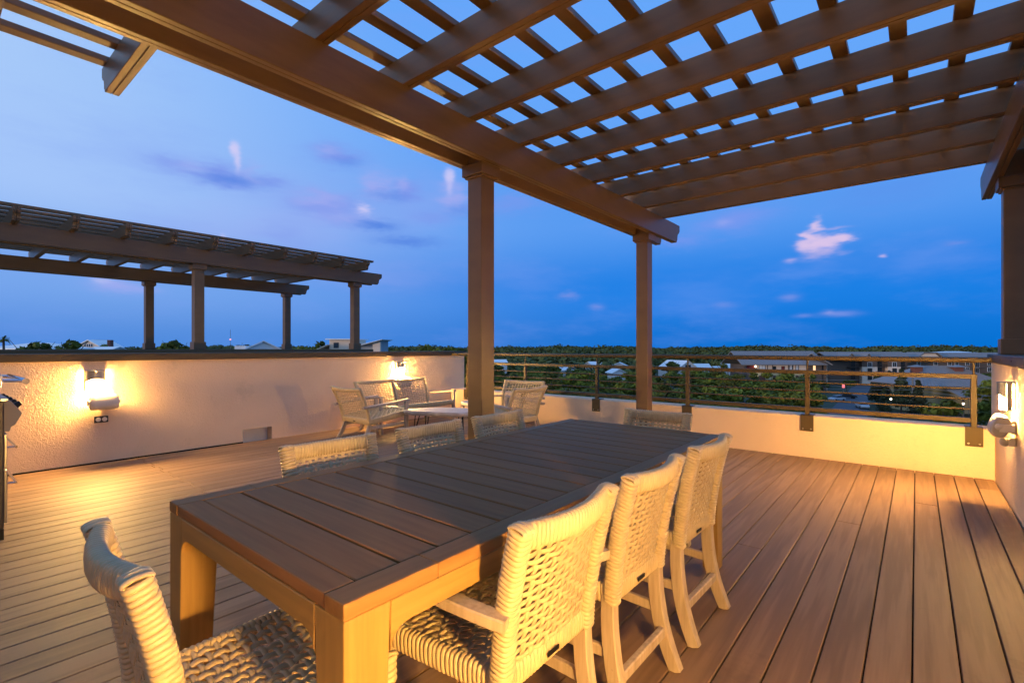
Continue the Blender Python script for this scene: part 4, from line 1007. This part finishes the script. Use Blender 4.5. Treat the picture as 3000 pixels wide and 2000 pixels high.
# white cottages beyond the canopy
def cottage(label, px, d, w, dep, eave, ridge, dyaw, axis='y', group='white metal roofed houses', nm='cottage', wins=0, wall=WHITE):
    h = place(nm, label, 'house', px, d, dyaw, group)
    z0, z1 = zat(eave, d), zat(ridge, d)
    MB().box(-w/2, w/2, -dep/2, dep/2, GZ, z0).build('wall', wall, h)
    if axis == 'y': MB().prism([(-w/2, z0), (0, z1-.1), (w/2, z0)], 'y', -dep/2, dep/2).build('gable_wall', wall, h)
    else: MB().prism([(-dep/2, z0), (0, z1-.1), (dep/2, z0)], 'x', -w/2, w/2).build('gable_wall', wall, h)
    gable(MB(), w+.9, dep+.9, z0-.3, z1, .2, axis).build('roof', WROOF, h)
    for k in range(wins): window(h, (k-(wins-1)/2)*1.7, z0+.6+.2, .8, 1.2, -dep/2, TRIM, GLASS, False)
    return h
cottage('white gabled cottage with two small windows above the canopy', 1985, 215, 10, 14, 1077, 1056, 18, 'y', wins=2)
cottage('long low white roof just right of the gabled cottage', 2043, 222, 9.5, 9, 1079, 1066, 0, 'x')
cottage('small white roof between the cottage and the apartments', 2098, 235, 5, 6, 1080, 1073, 30, 'x')
cottage('white roof peak touching the apartment wing on its left', 2145, 232, 9, 9, 1076, 1063, -20, 'x')
cottage('white roof fragment among trees right of the first railing post', 1741, 200, 5, 6, 1068, 1060, 20, 'x')
cottage('white roof fragment left of the second timber post', 1815, 190, 6.5, 6, 1072, 1062, -15, 'y')
cottage('small white gable low in the trees left of the second timber post', 1805, 150, 4, 5, 1090, 1081, 10, 'y')
cottage('white roof hidden in trees close to the tall timber post', 1660, 170, 5, 5, 1082, 1074, 15, 'x')
cottage('pale roof scrap behind the railing beside the tall timber post', 1458, 190, 6, 6, 1062, 1054, 15, 'x')
# houses above the left wall
h1 = place('hip_roof_house', 'wide white hip roof at the far left behind the wall', 'house', 60, 110)
MB().box(-6, 6.5, 0, 9, GZ, zat(1022, 110)).build('wall', WHITE, h1); hip(MB(), 15, 12, zat(1022, 110)-.1, zat(1003, 110), 4).build('roof', WROOF, h1, (.3, 4.5, 0))
h2 = place('gabled_house', 'pale gabled house with a row of windows and brick chimney', 'house', 255, 190)
g0, g1 = zat(1017, 190), zat(996, 190)
MB().box(-6, 6, 0, 10, GZ, g0).build('wall', CREAM, h2); MB().prism([(-3.6, g0), (1.0, g1-.2), (5.6, g0)], 'y', -.3, 9).build('gable_wall', CREAM, h2)
MB().prism([(-4.6, g0-.3), (1.0, g1-.15), (6.6, g0-.3), (6.6, g0), (1.0, g1+.2), (-4.6, g0)], 'y', -1, 10).build('roof', WROOF, h2)
MB().prism([(-6.4, g0+.2), (-6.0, g0+.2), (1, g1+.25), (.4, g1+.25)], 'y', 2, 9).build('side_roof', WROOF, h2)
for k in range(4): window(h2, -.4+.85*k, g0+.75, .5, 1.0, -.3, WTRIM, GLASS, False)
MB().box(5.3, 6.6, 3, 4.5, g0-1, zat(996, 190)+.1).build('chimney', BRICK, h2)
cottage('low white roof right of the gabled house', 315, 150, 6, 7, 1023, 1017, 8, 'x')
cottage('white metal gable roof behind the far pergola, between its posts', 770, 95, 6.2, 10, 1024, 1001, 28, 'y', nm='gabled_house')
ac = place('rooftop_unit', 'white louvred box left of the white gable roof', 'vent', 703, 92)
MB().box(-1, 1, 0, 1.4, GZ, zat(1013, 92)).build('housing', WHITE, ac)
for k in range(7): MB().box(-.9+.27*k, -.75+.27*k, -.05, -.005, zat(1023, 92), zat(1014, 92)).build('louvre', WTRIM, ac)
mh = place('modern_house', 'modern pale house with flat roofed tower and slanting roofs', 'house', 1000, 100)
u = lambda px: (px-1000)/FPX*100
zz = lambda py: zat(py, 100)
MB().box(u(965), u(1046), 0, 6, GZ, zz(995)).build('tower', CREAM, mh)
MB().box(u(957), u(1052), -.8, 6.6, zz(995)+.005, zz(992)).build('tower_roof', WROOF, mh)
window(mh, u(985), zz(1011), .75, .85, 0, TRIM, GLASS, True)
MB().prism([(u(936), zz(1024)), (u(966), zz(1011)), (u(966), zz(1009)), (u(936), zz(1022))], 'y', -1.5, 5).build('lean_to_roof', CREAM, mh)
MB().box(u(942), u(965)-.01, .3, 5, GZ, zz(1024)).build('wing', CREAM, mh)
MB().prism([(u(1046)+.01, GZ), (u(1046)+.01, zz(1014)), (u(1112), zz(998)), (u(1112), GZ)], 'y', .5, 7).build('right_wing', mat('grey_siding', (.35, .37, .38), None, .7), mh)
MB().prism([(u(1050), zz(1014)), (u(1124), zz(995)), (u(1124), zz(993.5)), (u(1050), zz(1012))], 'y', -1.2, 7.5).build('mono_pitch_roof', WROOF, mh)
MB().box(u(1093), u(1115), -.3, .49, GZ, zz(1001)).build('end_wall', CREAM, mh)

# radio mast
ms = thing('radio_mast', 'thin distant radio mast with a small red light', 'mast', far(675, 420, GZ))
MB().tube([(0, 0, 0), (0, 0, zat(966, 420)-GZ)], .16, 5, up=(1, 0, 0)).build('mast_pole', mat('mast_steel', (.2, .2, .22), None, .6), ms)
superell(MB(), (0, 0, zat(994, 420)-GZ), .55, .55, .7, 2, 10, 6).build('beacon', emit('red_beacon', (1, .25, .2), 2.0), ms, smooth=True)

# utility poles and wires
POLE = mat('grey_weathered_pole', (.20, .18, .16), None, .85)
tops = []
for lab, px, d, top in (('tall grey utility pole in front of the pavilion roof', 2674, 100, 1104), ('small utility pole left of the apartment wing', 2133, 150, 1081)):
    p = far(px, d, GZ); h = zat(top, d)-GZ
    u_ = thing('utility_pole', lab, 'pole', p, YAW); MB().tube([(0, 0, 0), (0, 0, h)], .16, 8, up=(1, 0, 0)).build('pole_shaft', POLE, u_, smooth=True)
    MB().box(-.9, .9, -.06, .06, h-.6, h-.45).build('cross_arm', POLE, u_); tops.append(Vector((p.x, p.y, GZ+h)))
pa, pb_ = tops; ext = [pa+(pa-pb_)*.9, pa, pb_, pb_+(pb_-pa)*.6]
WIRE = mat('grey_cable', (.25, .25, .27), None, .6)
for n_, dzw in (('upper', -.5), ('middle', -1.9), ('lowest', -2.6)):
    m = MB()
    for a, b in zip(ext, ext[1:]):
        pts = [a.lerp(b, t/10)+Vector((0, 0, dzw-1.2*math.sin(math.pi*t/10))) for t in range(11)]; m.tube(pts, .025, 4)
    tag(m.build('power_line', WIRE), n_+' overhead cable strung between the two utility poles', 'cable', 'overhead cables')

# cars on the parking road
CARW = mat('white_car_paint', (.6, .6, .62), None, .25, coat=.8); CARD = mat('dark_car_paint', (.02, .022, .03), None, .25, coat=.8); TYRE = mat('tyre', (.015, .015, .015), None, .8)
def car(label, px, d, rz, paint):
    p = far(px, d, GZ+.03); t = thing('parked_car', label, 'car', p, rz, 'cars on the parking road')
    MB().prism([(-2.25, .35), (-2.3, .75), (-1.9, .95), (-1.2, 1.02), (1.0, 1.0), (1.9, .92), (2.25, .8), (2.3, .4)], 'y', -.88, .88).build('body', paint, t, bevel=.07, seg=2)
    MB().prism([(-1.6, 1.0), (-1.1, 1.48), (.5, 1.5), (1.15, 1.0)], 'y', -.76, .76).build('cabin', GLASS, t, bevel=.05)
    MB().box(-1.05, .5, -.72, .72, 1.47, 1.53).build('car_roof', paint, t, bevel=.02)
    for sx in (-1.4, 1.4):
        for sy in (-1, 1): MB().lathe([(0, sy*.9), (.2, sy*.9), (.33, sy*.88), (.33, sy*.68), (0, sy*.68)], 14, (sx, 0, .33), 'y').build('wheel', TYRE, t, smooth=False)
    for s in (-.6, .6): MB().box(2.22, 2.33, s-.2, s+.2, .62, .76).build('headlight', WTRIM, t)
car('small white car parked left of the road', 2452, 132, YAW+R(200), CARW)
car('dark car with white roof parked beside the road', 2482, 139, YAW+R(-15), CARD)
car('white car at the near bend of the road', 2526, 116, YAW+R(70), CARW)
sg = thing('lit_sign', 'small glowing orange sign by the parking road', 'sign', far(2471, 146, GZ), YAW)
MB().box(-.06, .06, 0, .1, 0, 2.4).build('sign_post', POLE, sg); MB().box(-.4, .4, -.06, .06, 2.41, 3.5).build('sign_face', emit('orange_sign', (1, .10, .01), 1.1), sg, bevel=.04)
for px, d, top, lab in ((2837, 105, 1150, 'small lit street lamp right of the pavilion'), (2610, 92, 1170, 'small lit garden lamp among trees by the road'), (2822, 80, 1184, 'faint lit garden lamp low in the trees at right')):
    p = far(px, d, GZ); h = zat(top, d)-GZ; t = thing('street_lamp', lab, 'lamp', p)
    MB().tube([(0, 0, 0), (0, 0, h)], .05, 6, up=(1, 0, 0)).build('lamp_post', POLE, t); superell(MB(), (0, 0, h+.1), .14, .14, .14, 2, 6, 4).build('globe', PORCH, t, smooth=True)
print('trees', cnt)
